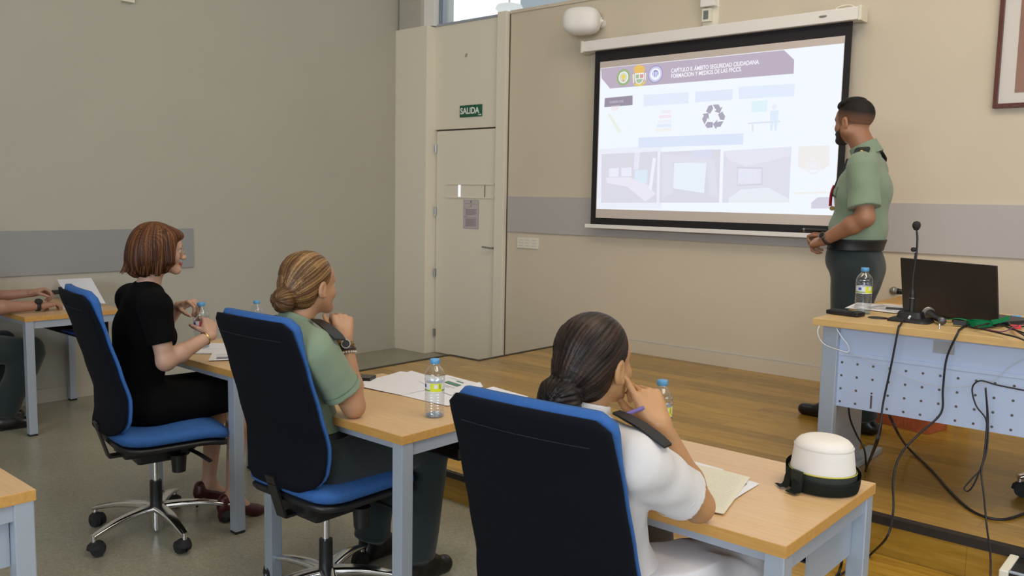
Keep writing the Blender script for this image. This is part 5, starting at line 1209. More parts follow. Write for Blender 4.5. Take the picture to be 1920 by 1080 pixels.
# ---------- person in green with the bun, middle
GREEN = (0.205, 0.275, 0.190)
green = cloth('green_shirt_cloth', GREEN); dkg = cloth('dark_green_trouser_cloth', (0.0085, 0.0180, 0.0200)); BELT = mat('black_belt', (0.006, 0.006, 0.007), 0.5); LEA = mat('black_leather', (0.006, 0.005, 0.005), 0.3)
def bun_hair(rt_, ho, HR, sc, bun, br, m, seed=0.0, low=False, napez=-.085):
    hp = V3(*ho); R = HR; bc = V3(*bun)
    H = Sdf(); H.frame(hp, R, sc); H.el((0, -.017, .040), (.0825, .1015, .0870), k=0); H.el((0, -.05, -.02), (.070, .062, .070), k=.03)
    H.rc((0, -.085, -.015), bun, .055, br*.55, k=.03)
    # face opening, ears free
    H.el((0, .112, -.050), (.105, .095, .118), k=.012, op='s')
    for s in (-1, 1): H.el((s*.090, .006, -.030), (.034, .036, .040), k=.01, op='s')
    H.cut((0, -.02, napez), (0, .55, -1), .01)
    H.el(bun, (br*1.08, br*.80, br), k=.006); H.frame()
    ax = unit(bc-V3(0, .05, .05)); e1 = unit(np.cross(ax, V3(1, 0, .01))); e2 = np.cross(ax, e1)
    def co(p):
        q = ((p-hp)@R)/sc; w = q-V3(0, .05, .05); a = np.arctan2(w@e1, w@e2); l = w@ax; b = q-bc; db = np.sqrt((b*b).sum(-1)); ab = np.arctan2(b[..., 2], b[..., 0]); return q, a, l, b, db, ab
    def dsp(p):
        q, a, l, b, db, ab = co(p); inb = np.clip((br*1.35-db)/(br*.3), 0, 1)
        g = np.sin(a*46+np.sin(l*40+seed)*.8)*.6+np.sin(a*83+l*25)*.4; sp = np.sin(ab*4+db*260+np.sin(ab*9+seed)*1.2)*.6+np.sin(ab*26+db*90)*.45
        return .0011*g*(1-inb)+.0030*sp*inb
    H.add(dsp, 0, 'd')
    def st(v):
        q, a, l, b, db, ab = co(v); inb = np.clip((br*1.35-db)/(br*.3), 0, 1)
        s1 = .42+.16*np.sin(a*46+np.sin(l*40+seed)*.8)+.16*np.sin(a*117+l*30+np.sin(a*29)*2)+.12*np.sin(a*211+l*50)+.18*np.sin(a*13+seed)+.9*(q[:, 2]-.03); s2 = .22+.2*np.sin(ab*26+db*90)+.16*np.sin(ab*4+db*260)
        return np.clip(s1*(1-inb)+s2*inb, 0, 1)
    hr = sdf_obj('hair', H, ho-.21, ho+.18, .0028, m, rt_, {'streak': st})
    # loose strands following the head towards the bun
    rd = random.Random(int(seed*10)+3); bm = bmesh.new()
    for i in range(70):
        a = rd.uniform(0, 2*PI); pts = []; r0 = 1.0+rd.uniform(.0, .012)
        for j in range(7):
            t = .25+.7*j/6; ph = t*PI*.5
            d = V3(0, .05, .05)*0 + (e1*math.cos(a)+e2*math.sin(a))*math.cos(ph-.35)+ax*math.sin(ph-.35)
            c0 = V3(0, -.017, .040); k_ = 1/np.sqrt(((d/V3(.0835, .1025, .088))**2).sum()); pts.append(c0+d*k_*r0)
        if min(p[1] for p in pts) > .03 or pts[0][1] > .045 or pts[0][2] < -.02 or any(p[2] < -.05 for p in pts): continue
        tube(bm, [Vector(hp+R@(p*sc)) for p in pts], .0006, n=4)
    if len(bm.verts): obj('loose_strands', bm, m, hr)
    return hr
def person_bun():
    rt_ = root_at('person', 'person with blonde-brown bun in a green shirt, chin resting on one hand', 'person', (-2.50, 1.80, 0))
    sc = .97; ho = V3(-2.500, 1.800, 1.182); HR = frameR(yawf(-6, 2)); skin = skin_mat('tan_skin', (0.42, 0.225, 0.125))
    f = yawf(4); J = dict(pel=(-2.505, 1.815, .585), chest=(-2.50, 1.715, .86), neck=(-2.50, 1.735, 1.030), shL=(-2.665, 1.735, .980), shR=(-2.335, 1.70, .980), f=f)
    elR, wrR = V3(-2.300, 1.835, .775), V3(-2.375, 1.855, 1.000); elL, wrL = V3(-2.76, 1.86, .775), V3(-2.80, 2.07, .770)
    hipR, hipL = (-2.41, 1.80, .57), (-2.60, 1.80, .57); kR, kL = V3(-2.365, 2.245, .545), V3(-2.62, 2.235, .545); aR, aL = V3(-2.37, 2.20, .10), V3(-2.66, 2.22, .10)
    S = Sdf(); torso(S, J, -.008, sc=.95); head(S, ho, HR, sc); S.rc(J['neck'], ho+HR@V3(0, -.02, -.062)*sc, .050, .046, k=.03)
    arm(S, J['shR'], elR, wrR, 0, .96); arm(S, J['shL'], elL, wrL, 0, .96); leg(S, hipR, kR, aR, -.01); leg(S, hipL, kL, aL, -.01)
    for a in (aR, aL): foot(S, a, a+V3(.01, .13, -.065), a+V3(0, -.04, -.06), -.012)
    hand(S, wrR, (-.42, .22, .88), (-.75, .35, .0), (-.2, -.9, .2), ((62, 62, 25), (68, 66, 25), (72, 68, 28), (74, 68, 30)), th=((.55, .75, .35), (.25, .90, .25), (.2, .95, .2)), sc=.95)
    hand(S, wrL, (.15, .95, .0), (0, 0, -1), (.95, -.15, 0), RELAX, sc=.95)
    sdf_obj('body', S, (-2.85, 1.5, 0), (-2.15, 2.45, 1.35), .0032, skin, rt_, {'lip': lip_attr(ho, HR, sc)}); eyes(ho, HR, sc, rt_)
    T = Sdf(); torso(T, J, .016, sc=.95)
    for s, e in (('shR', elR), ('shL', elL)):
        sh = V3(*J[s]); en = sh+(e-sh)*.74; T.rc(sh, sh+(e-sh)*.35, .064, .064, k=.03); cone(T, sh, en, .065, .070, .02)
    T.el(V3(*J['neck'])+V3(.0, .0, .045), (.056, .058, .038), k=.008, op='s'); folds(T, .0030, 13, 3.0, (.5, .3, .8)); T.cut((-2.5, 1.76, .645), (0, 0, -1))
    sh_ = sdf_obj('shirt', T, (-2.88, 1.5, .6), (-2.14, 2.05, 1.12), .005, green, rt_)
    C = Sdf(); collar(C, V3(*J['neck'])+V3(0, -.006, .008), ho+V3(0, -.03, -.06), .066, .058, f, .042); sdf_obj('collar', C, (-2.62, 1.6, .98), (-2.38, 1.87, 1.12), .003, green, sh_)
    for s, e in (('shR', elR),):
        sh = V3(*J[s]); en = sh+(e-sh)*.74; ax = e-sh; band(sh_, 'sleeve_hem', en-ax*.10, ax, .0690, .003, mat_once('hem_stitch', (0.12, 0.17, 0.12), 0.9), .0018)
    epaulette(rt_, (-2.49, 1.77, 1.005), (-2.325, 1.75, .985), (0, .15, 1), M['black'], .026, lift=.012, t0=.36, t1=1.38); epaulette(rt_, (-2.51, 1.74, 1.005), (-2.665, 1.735, .985), (0, 0, 1), M['black'], .026, lift=.016, t0=.42, t1=1.2)
    K = Sdf(); K.el(J['pel'], (.178, .120, .115), k=0); leg(K, hipR, kR, aR, .020); leg(K, hipL, kL, aL, .020)
    for a, k_ in ((aR, kR), (aL, kL)): cone(K, k_, a+V3(0, 0, .0), .082, .072, .03)
    folds(K, .004, 11, 1.0, (.9, .4, .6)); K.cut((-2.5, 1.76, .655), (0, 0, 1))
    sdf_obj('trousers', K, (-2.85, 1.5, .04), (-2.2, 2.42, .70), .006, dkg, rt_)
    Bt = Sdf(); torso(Bt, J, .021, sc=.95); slab_cut(Bt, (-2.5, 1.76, .655), (0, 0, 1), .021); sdf_obj('belt', Bt, (-2.75, 1.55, .60), (-2.25, 2.0, .70), .005, BELT, rt_)
    for a in (aR, aL):
        B = Sdf(); B.rc(a+V3(0, 0, .03), a+V3(0, -.02, -.055), .050, .042, k=0); B.rc(a+V3(0, -.03, -.065), a+V3(.01, .14, -.070), .040, .036, k=.02); B.rc(a, a+V3(0, .07, -.045), .042, .040, k=.03); B.cut((0, 0, .0), (0, 0, -1)); sdf_obj('boot', B, a+V3(-.1, -.12, -.11), a+V3(.12, .25, .12), .004, LEA, rt_)
    bun_hair(rt_, ho, HR, sc, V3(.004, -.130, -.040), .044, hair_mat('blonde_brown_hair', (0.085, 0.038, 0.014), (0.37, 0.215, 0.085)), 1.0)
    ax = wrR-elR; watch(rt_, wrR-ax*.10, ax, (.6, -.4, 0), .0285, mat_once('gold_watch', (0.35, 0.22, 0.08), 0.3, metal=1.0), .016)
    bm = bmesh.new(); cpt = wrR-ax*.22; r_ = .033; Rm = Vector(ax).to_track_quat('Z', 'Y').to_matrix()
    for i in range(22): a = 2*PI*i/22; bmesh.ops.create_uvsphere(bm, u_segments=8, v_segments=6, radius=.0042, matrix=Matrix.Translation(Vector(cpt)+Rm@Vector((r_*math.cos(a), r_*math.sin(a), 0))))
    obj('bracelet', bm, mat_once('pearl_beads', (0.55, 0.50, 0.45), 0.25), rt_, True); band(rt_, 'bracelet', wrR-ax*.17, ax, .0315, .010, mat_once('dark_bead_bracelet', (0.03, 0.012, 0.010), 0.4), .004)
    p = ho+HR@(V3(.079, -.002, -.042)*sc); bm = bmesh.new(); bmesh.ops.create_uvsphere(bm, u_segments=10, v_segments=8, radius=.0032, matrix=Matrix.Translation(p)); obj('earring', bm, mat_once('earring_silver', (0.8, 0.8, 0.8), 0.2, metal=1.0), rt_, True)
    return rt_
person_bun()

# ---------- person in white, nearest the camera
def person_white():
    rt_ = root_at('person', 'person with dark low bun in a white shirt, finger at the temple, nearest the camera', 'person', (-1.16, 1.68, 0))
    sc = .97; ho = V3(-1.148, 1.632, 1.118); HR = frameR(yawf(0, 3)); skin = skin_mat('golden_skin', (0.45, 0.235, 0.105))
    f = yawf(2); J = dict(pel=(-1.155, 1.685, .57), chest=(-1.145, 1.605, .82), neck=(-1.15, 1.590, .975), shL=(-1.30, 1.615, .925), shR=(-1.000, 1.59, .920), f=f)
    elR, wrR = V3(-.955, 1.800, .775), V3(-1.003, 1.692, .986); elL, wrL = V3(-1.38, 1.83, .775), V3(-1.20, 1.98, .770)
    hipR, hipL = (-1.06, 1.70, .56), (-1.25, 1.70, .56); kR, kL = V3(-.99, 2.10, .53), V3(-1.27, 2.10, .53); aR, aL = V3(-1.0, 2.13, .09), V3(-1.28, 2.13, .09)
    S = Sdf(); torso(S, J, -.008, sc=.92); head(S, ho, HR, sc); S.rc(J['neck'], ho+HR@V3(0, -.02, -.062)*sc, .049, .045, k=.03)
    arm(S, J['shR'], elR, wrR, 0, .95); arm(S, J['shL'], elL, wrL, 0, .95); leg(S, hipR, kR, aR, -.01); leg(S, hipL, kL, aL, -.01)
    for a in (aR, aL): foot(S, a, a+V3(.01, .13, -.055), a+V3(0, -.04, -.05), -.012)
    hand(S, wrR, (-.50, .02, .80), (-.60, .35, -.25), (-.35, -.85, .1), ((2, 12, 8), (52, 64, 25), (64, 66, 28), (70, 66, 30)), th=((.45, .72, .62), (.10, .80, .62), (-.05, .80, .50)), sc=.93, spread=.08)
    hand(S, wrL, (.85, .5, .0), (0, 0, -1), (.5, -.85, 0), RELAX, sc=.95)
    sdf_obj('body', S, (-1.55, 1.4, 0), (-.8, 2.35, 1.30), .0028, skin, rt_, {'lip': lip_attr(ho, HR, sc)}); eyes(ho, HR, sc, rt_)
    wh = cloth('white_shirt_cloth', (0.66, 0.635, 0.635)); gy = cloth('pale_grey_cloth', (0.62, 0.61, 0.66))
    T = Sdf(); torso(T, J, .015, sc=.93)
    for s, e in (('shR', elR), ('shL', elL)):
        sh = V3(*J[s]); en = sh+(e-sh)*.72; T.rc(sh, sh+(e-sh)*.35, .058, .060, k=.03); cone(T, sh, en, .060, .066, .02)
    T.el(V3(*J['neck'])+V3(.0, .0, .045), (.055, .057, .038), k=.008, op='s'); folds(T, .0036, 15, 5.0, (.6, -.5, .7)); T.cut((-1.15, 1.6, .625), (0, 0, -1))
    sh_ = sdf_obj('shirt', T, (-1.56, 1.38, .58), (-.80, 1.98, 1.06), .0045, wh, rt_)
    C = Sdf(); collar(C, V3(*J['neck'])+V3(0, -.006, .014), ho+V3(0, -.03, -.06), .066, .058, f, .044); sdf_obj('collar', C, (-1.30, 1.45, .92), (-1.0, 1.74, 1.08), .003, wh, sh_)
    sh, e = V3(*J['shR']), elR; en = sh+(e-sh)*.72; ax = e-sh; band(sh_, 'sleeve_hem', en-ax*.10, ax, .0655, .002, mat_once('white_hem_stitch', (0.55, 0.54, 0.56), 0.9), .0015)
    epaulette(rt_, (-1.13, 1.605, .946), (-1.000, 1.605, .924), (0.1, 0, 1), M['black'], .020, lift=.022, t0=.42, t1=1.50); epaulette(rt_, (-1.16, 1.60, .945), (-1.31, 1.615, .932), (0, 0, 1), M['black'], .026, lift=.016, t0=.4, t1=1.2)
    K = Sdf(); K.el(J['pel'], (.175, .125, .110), k=0); K.rc(hipR, kR+V3(0, -.02, 0), .105, .085, k=.05); K.rc(hipL, kL+V3(0, -.02, 0), .105, .085, k=.05)
    # the loose cloth hangs over the chair edge beside the thigh
    K.el((-.935, 1.83, .50), (.035, .20, .14), k=.06, R=frameR((.10, 1, -.16))); K.el((-1.02, 2.02, .46), (.09, .12, .12), k=.06)
    folds(K, .005, 9, 2.0, (.9, .25, .5)); K.cut((-1.15, 1.6, .635), (0, 0, 1)); sdf_obj('skirt', K, (-1.5, 1.4, .25), (-.80, 2.30, .72), .006, gy, rt_)
    for a in (aR, aL):
        B = Sdf(); B.rc(a+V3(0, -.03, -.05), a+V3(.01, .14, -.058), .036, .030, k=0); B.rc(a, a+V3(0, .05, -.04), .034, .032, k=.03); B.cut((0, 0, .0), (0, 0, -1)); sdf_obj('shoe', B, a+V3(-.1, -.12, -.10), a+V3(.12, .25, .10), .004, LEA, rt_)
    bun_hair(rt_, ho, HR, sc, V3(-.014, -.126, -.066), .054, hair_mat('dark_brown_hair', (0.008, 0.0045, 0.0035), (0.050, 0.026, 0.018), .45), 2.0, napez=-.080)
    bm = bmesh.new(); bp = ho+HR@(V3(.006, -.122, -.040)*sc); lathe(bm, [(.010, -.003), (.014, 0), (.010, .003)], Vector(bp), n=16, rot=Matrix.Rotation(PI/2-.4, 3, 'X'), caps=False); obj('hair_tie', bm, M['black'], rt_, True)
    # pen held between the curled fingers
    a = Vector(atX(1168, 779, -1.055)); b_ = Vector(atX(1200, 767, -1.035)); d = (b_-a).normalized(); pe = root_at('ballpoint_pen', 'clear and purple ballpoint pen in the raised hand of the person in white', 'pen', tuple(a))
    bm = bmesh.new(); cyl(bm, a, a+d*.055, .0046, n=14); obj('barrel', bm, mat('purple_plastic', (0.16, 0.12, 0.34), 0.2), pe); bm = bmesh.new(); cyl(bm, a-d*.004, a+d*.010, .0048, n=14); obj('pen_end', bm, mat('deep_blue_plastic', (0.03, 0.02, 0.16), 0.3), pe)
    return rt_
person_white()

# ---------- presenter standing at the screen
def presenter():
    rt_ = root_at('person', 'person standing at the screen in green shirt and dark trousers, holding a remote', 'person', (-1.60, 4.62, SZ))
    sc = 1.02; ho = V3(-1.637, 4.61, 1.932); HR = frameR(yawf(-68, 0)); skin = skin_mat('olive_skin', (0.33, 0.155, 0.085), (0.25, 0.08, 0.07))
    f = yawf(-88); J = dict(pel=(-1.600, 4.62, 1.215), chest=(-1.570, 4.62, 1.555), neck=(-1.570, 4.62, 1.770), shL=(-1.525, 4.445, 1.690), shR=(-1.585, 4.790, 1.690), f=f)
    elL, wrL = V3(-1.478, 4.395, 1.435), V3(-1.690, 4.43, 1.315); elR, wrR = V3(-1.620, 4.83, 1.40), V3(-1.745, 4.70, 1.325)
    hipL, hipR = (-1.575, 4.54, 1.16), (-1.58, 4.70, 1.16); kL, kR = V3(-1.60, 4.55, .76), V3(-1.64, 4.72, .78); aL, aR = V3(-1.475, 4.56, .40), V3(-1.700, 4.74, .40)
    S = Sdf(); torso(S, J, -.01, False, 1.0); head(S, ho, HR, sc, False); S.rc(J['neck'], ho+HR@V3(0, -.022, -.060)*sc, .062, .058, k=.03)
    arm(S, J['shL'], elL, wrL, .002, 1.08); arm(S, J['shR'], elR, wrR, .002, 1.08); leg(S, hipL, kL, aL, -.012); leg(S, hipR, kR, aR, -.012)
    for a in (aL, aR): foot(S, a, a+V3(-.15, .0, -.065), a+V3(.04, 0, -.06), -.01)
    hand(S, wrL, (-.80, .30, -.22), (.45, .35, -.7), (-.2, .9, .1), ((58, 60, 30), (62, 62, 30), (66, 62, 30), (70, 62, 30)), sc=.94)
    hand(S, wrR, (-.96, -.10, .02), (.0, -.45, -.75), (-.1, -.75, .45), ((38, 66, 40), (46, 70, 40), (52, 70, 40), (56, 66, 40)), th=((.5, .70, .30), (.1, .95, .10), (-.1, .95, .15)), sc=1.02)
    sdf_obj('body', S, (-2.0, 4.3, .28), (-1.3, 4.98, 2.12), .0040, skin, rt_, {'lip': lip_attr(ho, HR, sc)}); eyes(ho, HR, sc, rt_)
    T = Sdf(); torso(T, J, .014, False, 1.0)
    for s, e in (('shL', elL), ('shR', elR)):
        sh = V3(*J[s]); en = sh+(e-sh)*.80; T.rc(sh, sh+(e-sh)*.35, .068, .070, k=.03); cone(T, sh, en, .070, .078, .02)
    T.el(mid(J['pel'], J['chest'])+V3(.01, 0, -.03), (.122, .160, .10), k=.05)
    T.el((-1.645, 4.63, 1.375), (.060, .11, .075), k=.07)
    T.el(V3(*J['neck'])+V3(-.02, .0, .045), (.064, .062, .042), k=.008, op='s'); folds(T, .0030, 13, 7.0, (.5, .2, .9)); T.cut((-1.58, 4.6, 1.290), (0, 0, -1))
    sh_ = sdf_obj('shirt', T, (-1.85, 4.30, 1.24), (-1.32, 4.98, 1.86), .005, green, rt_)
    C = Sdf(); collar(C, V3(*J['neck'])+V3(.002, 0, .0), ho+V3(.02, 0, -.06), .074, .068, f, .048); sdf_obj('collar', C, (-1.68, 4.5, 1.70), (-1.46, 4.74, 1.87), .003, green, sh_)
    epaulette(rt_, (-1.565, 4.62, 1.745), (-1.532, 4.445, 1.697), (0.0, -.25, 1), mat('epaulette_green_black', (0.008, 0.016, 0.016), 0.7), .036, star=mat('gold_star', (0.7, 0.5, 0.15), 0.3, metal=1.0), lift=.012, t0=.48, t1=1.12)
    epaulette(rt_, (-1.568, 4.62, 1.745), (-1.560, 4.805, 1.697), (0.0, .25, 1), bpy.data.materials['epaulette_green_black'], .034, lift=.012, t0=.48, t1=1.12)
    tm = mat('dark_tie_cloth', (0.010, 0.016, 0.018), 0.6); K_ = Sdf(); K_.add(lambda p: T(p)-.013, 0, 'u')
    K_.add(lambda p: np.abs(p[..., 1]-4.61)-.030-.02*np.clip((1.70-p[..., 2])/.3, 0, 1), 0, 'i'); K_.add(lambda p: p[..., 0]+1.60, 0, 'i'); K_.add(lambda p: np.maximum(p[..., 2]-1.74, 1.54-p[..., 2]), 0, 'i'); sdf_obj('tie', K_, (-1.80, 4.5, 1.30), (-1.55, 4.72, 1.78), .004, tm, rt_)
    # chest pocket flap with button, medal ribbon, lanyard
    bmq = [atY(1553, 372, 4.50), atY(1592, 372, 4.45)]
    P2 = Sdf(); P2.add(lambda p: T(p)-.0022, 0, 'u'); P2.add(lambda p: np.abs(p[..., 2]-1.562)-.028-.006*np.sin((p[..., 1])*40), 0, 'i'); P2.add(lambda p: np.abs(p[..., 1]-4.530)-.059, 0, 'i'); P2.add(lambda p: p[..., 0]+1.590, 0, 'i'); sdf_obj('pocket_seam', P2, (-1.80, 4.42, 1.5), (-1.5, 4.63, 1.62), .003, mat_once('pocket_seam', (0.09, 0.13, 0.09), 0.9), sh_)
    P_ = Sdf(); P_.add(lambda p: T(p)-.0035, 0, 'u'); P_.add(lambda p: np.abs(p[..., 2]-1.565)-.022-.006*np.sin((p[..., 1])*40), 0, 'i'); P_.add(lambda p: np.abs(p[..., 1]-4.530)-.055, 0, 'i'); P_.add(lambda p: p[..., 0]+1.590, 0, 'i'); sdf_obj('pocket_flap', P_, (-1.80, 4.42, 1.5), (-1.5, 4.63, 1.62), .003, green, sh_)
    bm = bmesh.new(); bp = V3(-1.690, 4.530, 1.562); cyl(bm, bp, bp+V3(-.006, -.006, 0), .006, n=14); obj('button', bm, M['black'], sh_)
    rib = bmesh.new(); tube(rib, [(-1.712, 4.585, 1.60), (-1.724, 4.585, 1.565), (-1.728, 4.585, 1.525), (-1.728, 4.585, 1.49)], .011, flat=(1.3, .6)); obj('red_ribbon', rib, mat('red_ribbon', (0.38, 0.010, 0.02), 0.7), rt_)
    bm = bmesh.new(); cyl(bm, (-1.722, 4.592, 1.478), (-1.722, 4.608, 1.478), .012, n=16); obj('medal', bm, bpy.data.materials['gold_star'], rt_)
    K = Sdf(); K.el(J['pel'], (.140, .162, .13), k=0); leg(K, hipL, kL, aL, .018); leg(K, hipR, kR, aR, .018)
    for a, k_ in ((aL, kL), (aR, kR)): cone(K, k_, a+V3(0, 0, -.03), .082, .076, .03)
    K.el(V3(*J['pel'])+V3(.035, 0, -.08), (.105, .155, .12), k=.05); folds(K, .0045, 9, 1.0, (.7, .5, .6)); K.cut((-1.58, 4.6, 1.285), (0, 0, 1)); sdf_obj('trousers', K, (-1.95, 4.35, .32), (-1.28, 4.95, 1.32), .006, dkg, rt_)
    Bt = Sdf(); torso(Bt, J, .020, False, 1.0); Bt.el(mid(J['pel'], J['chest'])+V3(.01, 0, -.03), (.126, .164, .10), k=.05); slab_cut(Bt, (-1.58, 4.6, 1.292), (0, 0, 1), .029); sdf_obj('belt', Bt, (-1.85, 4.36, 1.22), (-1.32, 4.88, 1.36), .005, BELT, rt_)
    for a in (aL, aR):
        B = Sdf(); B.rc(a+V3(.045, 0, -.062), a+V3(-.17, 0, -.068), .037, .033, k=0); B.rc(a, a+V3(-.06, 0, -.045), .042, .038, k=.03); B.rc(a+V3(0, 0, .02), a+V3(.02, 0, -.05), .040, .040, k=.02); B.cut((0, 0, SZ+.001), (0, 0, -1)); sdf_obj('shoe', B, a+V3(-.25, -.1, -.11), a+V3(.13, .1, .10), .004, LEA, rt_)
    # hair: clipped sides, fuller top; short beard
    hp = V3(*ho); R = HR; hm = hair_mat('black_short_hair', (0.060, 0.034, 0.024), (0.0045, 0.004, 0.004), .6)
    H = Sdf(); H.frame(hp, R, sc); H.el((0, -.012, .046), (.0775, .0985, .079), k=0); H.el((0, .032, .078), (.058, .064, .040), k=.03)
    H.cut((0, .0, .074), (0, -.30, -1), .045); H.el((0, .125, -.010), (.10, .058, .072), k=.008, op='s'); H.frame(); folds(H, .0009, 120, 1, (.3, 1, .2))
    ha = sdf_obj('hair', H, ho-.16, ho+.17, .003, hm, rt_, {'streak': lambda v: np.ones(len(v))})
    def fz(v): q = ((v-hp)@R)/sc; return np.clip((q[:, 2]-.20*q[:, 1]+.012)/.085, 0, 1)
    G = Sdf(); HH = Sdf(); head(HH, hp, R, sc, False); G.add(lambda p: HH(p)-.0022, 0, 'u'); G.frame(hp, R, sc); G.cut((0, -.02, -.045), (0, .1, -1)); G.cut((0, .040, 0), (0, 1, -.25)); G.el((.082, -.008, -.012), (.022, .024, .038), k=.002, op='s'); G.el((-.082, -.008, -.012), (.022, .024, .038), k=.002, op='s'); G.frame()
    m_f = hair_mat('clipped_side_hair', (0.20, 0.10, 0.062), (0.012, 0.009, 0.008), .7); sdf_obj('clipped_sides', G, ho-.14, ho+.15, .003, m_f, ha, {'streak': fz})
    D_ = Sdf(); D_.add(lambda p: HH(p)-.0035, 0, 'u'); D_.frame(hp, R, sc); D_.cut((0, .014, 0), (0, -1, -.12)); D_.cut((0, .0, -.040), (0, .12, 1)); D_.el((0, .108, -.030), (.036, .045, .024), k=.006, op='s'); D_.el((0, .106, -.0655), (.021, .025, .007), k=.003, op='s')
    for s in (-1, 1): D_.el((s*.050, .075, -.030), (.034, .040, .024), k=.006, op='s')
    D_.frame(); sdf_obj('beard', D_, ho-.15, ho+.15, .003, mat('beard_hair', (0.028, 0.016, 0.012), 0.8, bump=0.8, bscale=900), rt_)
    ax = wrL-elL; watch(rt_, wrL-ax*.06, ax, (-.2, -.8, .5), .0315, mat_once('brown_strap', (0.05, 0.025, 0.018), 0.5), .019, .020)
    # slim remote in the right hand
    a = V3(*atY(1504, 431, 4.66)); b_ = V3(*atY(1548, 433, 4.66)); re = root_at('presentation_remote', 'slim black presentation remote held in front of the lower edge of the screen', 'remote', tuple(a)); d = unit(b_-a)
    bm = bmesh.new(); cyl(bm, a, a+d*.135, .0095, n=18); sharp(obj('body', bm, M['black'], re)); bm = bmesh.new(); cyl(bm, a+d*.008, a+d*.016, .0100, n=18); obj('ring', bm, M['steel'], re)
    return rt_
presenter()

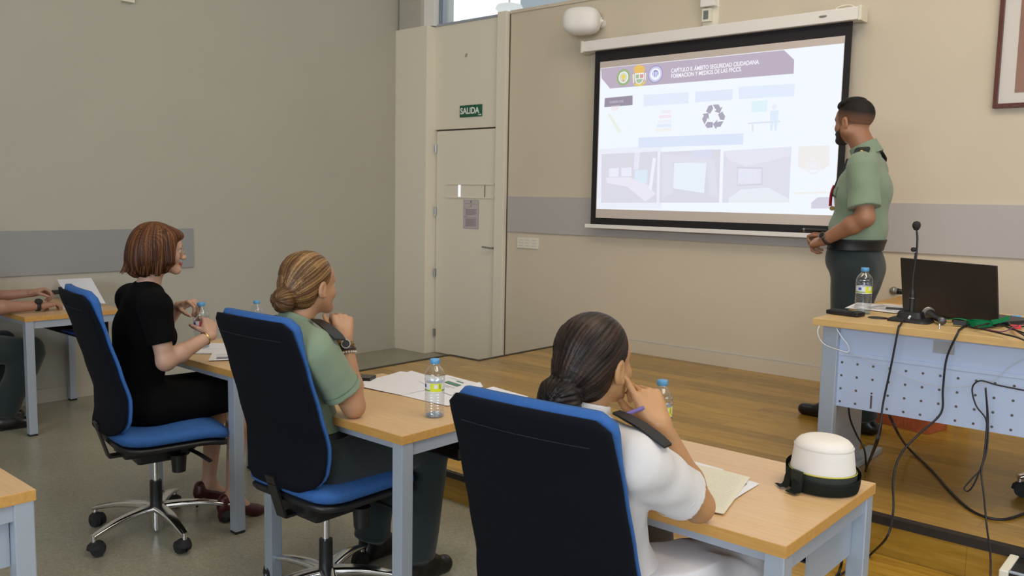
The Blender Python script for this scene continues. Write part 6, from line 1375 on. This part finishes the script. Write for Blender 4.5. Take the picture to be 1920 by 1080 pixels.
# ---------- person at the far left table, only forearms and legs in view
def person_left():
    rt_ = root_at('person', 'seated person at the left edge, only forearms, watch and dark trousers in view', 'person', (-5.95, 1.50, 0))
    sc = 1.0; ho = V3(-5.98, 1.50, 1.30); HR = frameR(yawf(15)); skin = skin_mat('ruddy_skin', (0.36, 0.19, 0.13))
    f = yawf(10); J = dict(pel=(-5.95, 1.40, .57), chest=(-5.96, 1.43, .90), neck=(-5.97, 1.46, 1.10), shL=(-6.14, 1.52, 1.02), shR=(-5.79, 1.42, 1.01), f=f)
    elR, wrR = V3(-5.70, 1.77, .785), V3(-5.70, 2.085, .775); elL, wrL = V3(-6.12, 1.78, .80), V3(-5.90, 2.10, .835)
    hipR, hipL = (-5.85, 1.45, .55), (-6.05, 1.45, .55); kR, kL = V3(-5.72, 2.02, .50), V3(-6.08, 1.98, .50); aR, aL = V3(-5.80, 1.88, .11), V3(-6.08, 1.90, .10)
    S = Sdf(); torso(S, J, -.01, False, 1.0); head(S, ho, HR, sc, False); S.rc(J['neck'], ho+HR@V3(0, -.022, -.060), .060, .056, k=.03)
    arm(S, J['shR'], elR, wrR, 0, 1.05); arm(S, J['shL'], elL, wrL, 0, 1.0); leg(S, hipR, kR, aR, -.012); leg(S, hipL, kL, aL, -.012)
    for a in (aR, aL): foot(S, a, a+V3(.04, .14, -.065), a+V3(0, -.04, -.06), -.01)
    hand(S, wrR, (-.25, .95, .05), (0, -.05, -1), (-.95, 0, .2), ((20, 40, 20), (26, 44, 20), (30, 46, 20), (34, 46, 20)), sc=1.0)
    hand(S, wrL, (.25, .90, .15), (.45, 0, -.9), (.7, .2, .5), ((50, 55, 30), (55, 58, 30), (58, 60, 30), (60, 60, 30)), th=((.6, .6, .5), (.2, .8, .6), (.0, .8, .6)), sc=1.0)
    sdf_obj('body', S, (-6.35, 1.2, 0), (-5.55, 2.40, 1.46), .0045, skin, rt_, {'lip': lip_attr(ho, HR, sc)}); eyes(ho, HR, sc, rt_)
    T = Sdf(); torso(T, J, .014, False, 1.0)
    for s, e in (('shR', elR), ('shL', elL)):
        sh = V3(*J[s]); en = sh+(e-sh)*.70; T.rc(sh, sh+(e-sh)*.35, .066, .066, k=.03); cone(T, sh, en, .067, .074, .02)
    folds(T, .0028, 13, 3.0); T.cut((-5.95, 1.4, .62), (0, 0, -1)); sdf_obj('shirt', T, (-6.35, 1.2, .58), (-5.6, 1.9, 1.22), .007, green, rt_)
    K = Sdf(); K.el(J['pel'], (.175, .135, .115), k=0); leg(K, hipR, kR, aR, .020); leg(K, hipL, kL, aL, .020)
    for a, k_ in ((aR, kR), (aL, kL)): cone(K, k_, a+V3(0, 0, -.01), .085, .075, .03)
    folds(K, .0045, 10, 4.0, (.8, .5, .6)); K.cut((-5.95, 1.4, .63), (0, 0, 1)); sdf_obj('trousers', K, (-6.35, 1.2, .04), (-5.55, 2.25, .70), .007, dkg, rt_)
    for a in (aR, aL):
        B = Sdf(); B.rc(a+V3(0, -.04, -.070), a+V3(.04, .15, -.075), .040, .034, k=0); B.rc(a, a+V3(.01, .06, -.045), .044, .040, k=.03); B.cut((0, 0, .0), (0, 0, -1)); sdf_obj('shoe', B, a+V3(-.1, -.12, -.12), a+V3(.14, .25, .10), .004, LEA, rt_)
    H = Sdf(); H.frame(ho, HR, sc); H.el((0, -.016, .042), (.079, .100, .084), k=0); H.cut((0, 0, -.02), (0, -.4, -1), .01); H.el((0, .11, -.03), (.1, .075, .1), k=.01, op='s'); H.frame(); sdf_obj('hair', H, ho-.16, ho+.17, .005, bpy.data.materials['black_short_hair'], rt_, {'streak': lambda v: np.ones(len(v))})
    ax = wrR-elR; watch(rt_, wrR-ax*.06, ax, (.5, -.1, .7), .0310, mat('rubber_strap', (0.012, 0.012, 0.012), 0.6), .023, .022)
    bm = bmesh.new(); P = Vector((-5.86, 2.235, .835)); bx(bm, P-Vector((.012, .02, .014)), P+Vector((.012, .07, .014)), .005); o = obj('black_case', bm, M['black']); tag(o, 'small black case pinched in the fingers of the hand nearer the wall', 'case')
    return rt_
person_left()
C5 = dup(C1, (-5.95, 1.47, 0), math.radians(-8), 'swivel chair under the seated person at the left edge, almost wholly outside the photo'); C5['group'] = 'blue and black swivel chairs'
# silvery strapped bag end at the far left floor
q = Vector((-5.62, 1.62, 0))
bg = thing('floor_bag', 'black bag with a shiny silver strip on the floor at the left edge', 'bag', tuple(atZ(14, 800, 0.0)), 0.5)
box('body', (-0.10, -0.11, 0.0), (0.06, 0.09, 0.055), M['black'], bg, 0.015); box('silver_strip', (-0.10, -0.02, 0.055), (0.06, 0.03, 0.059), mat('silver_film', (0.45, 0.58, 0.72), 0.2, metal=0.8, bump=1.0, bscale=60), bg, 0.001)
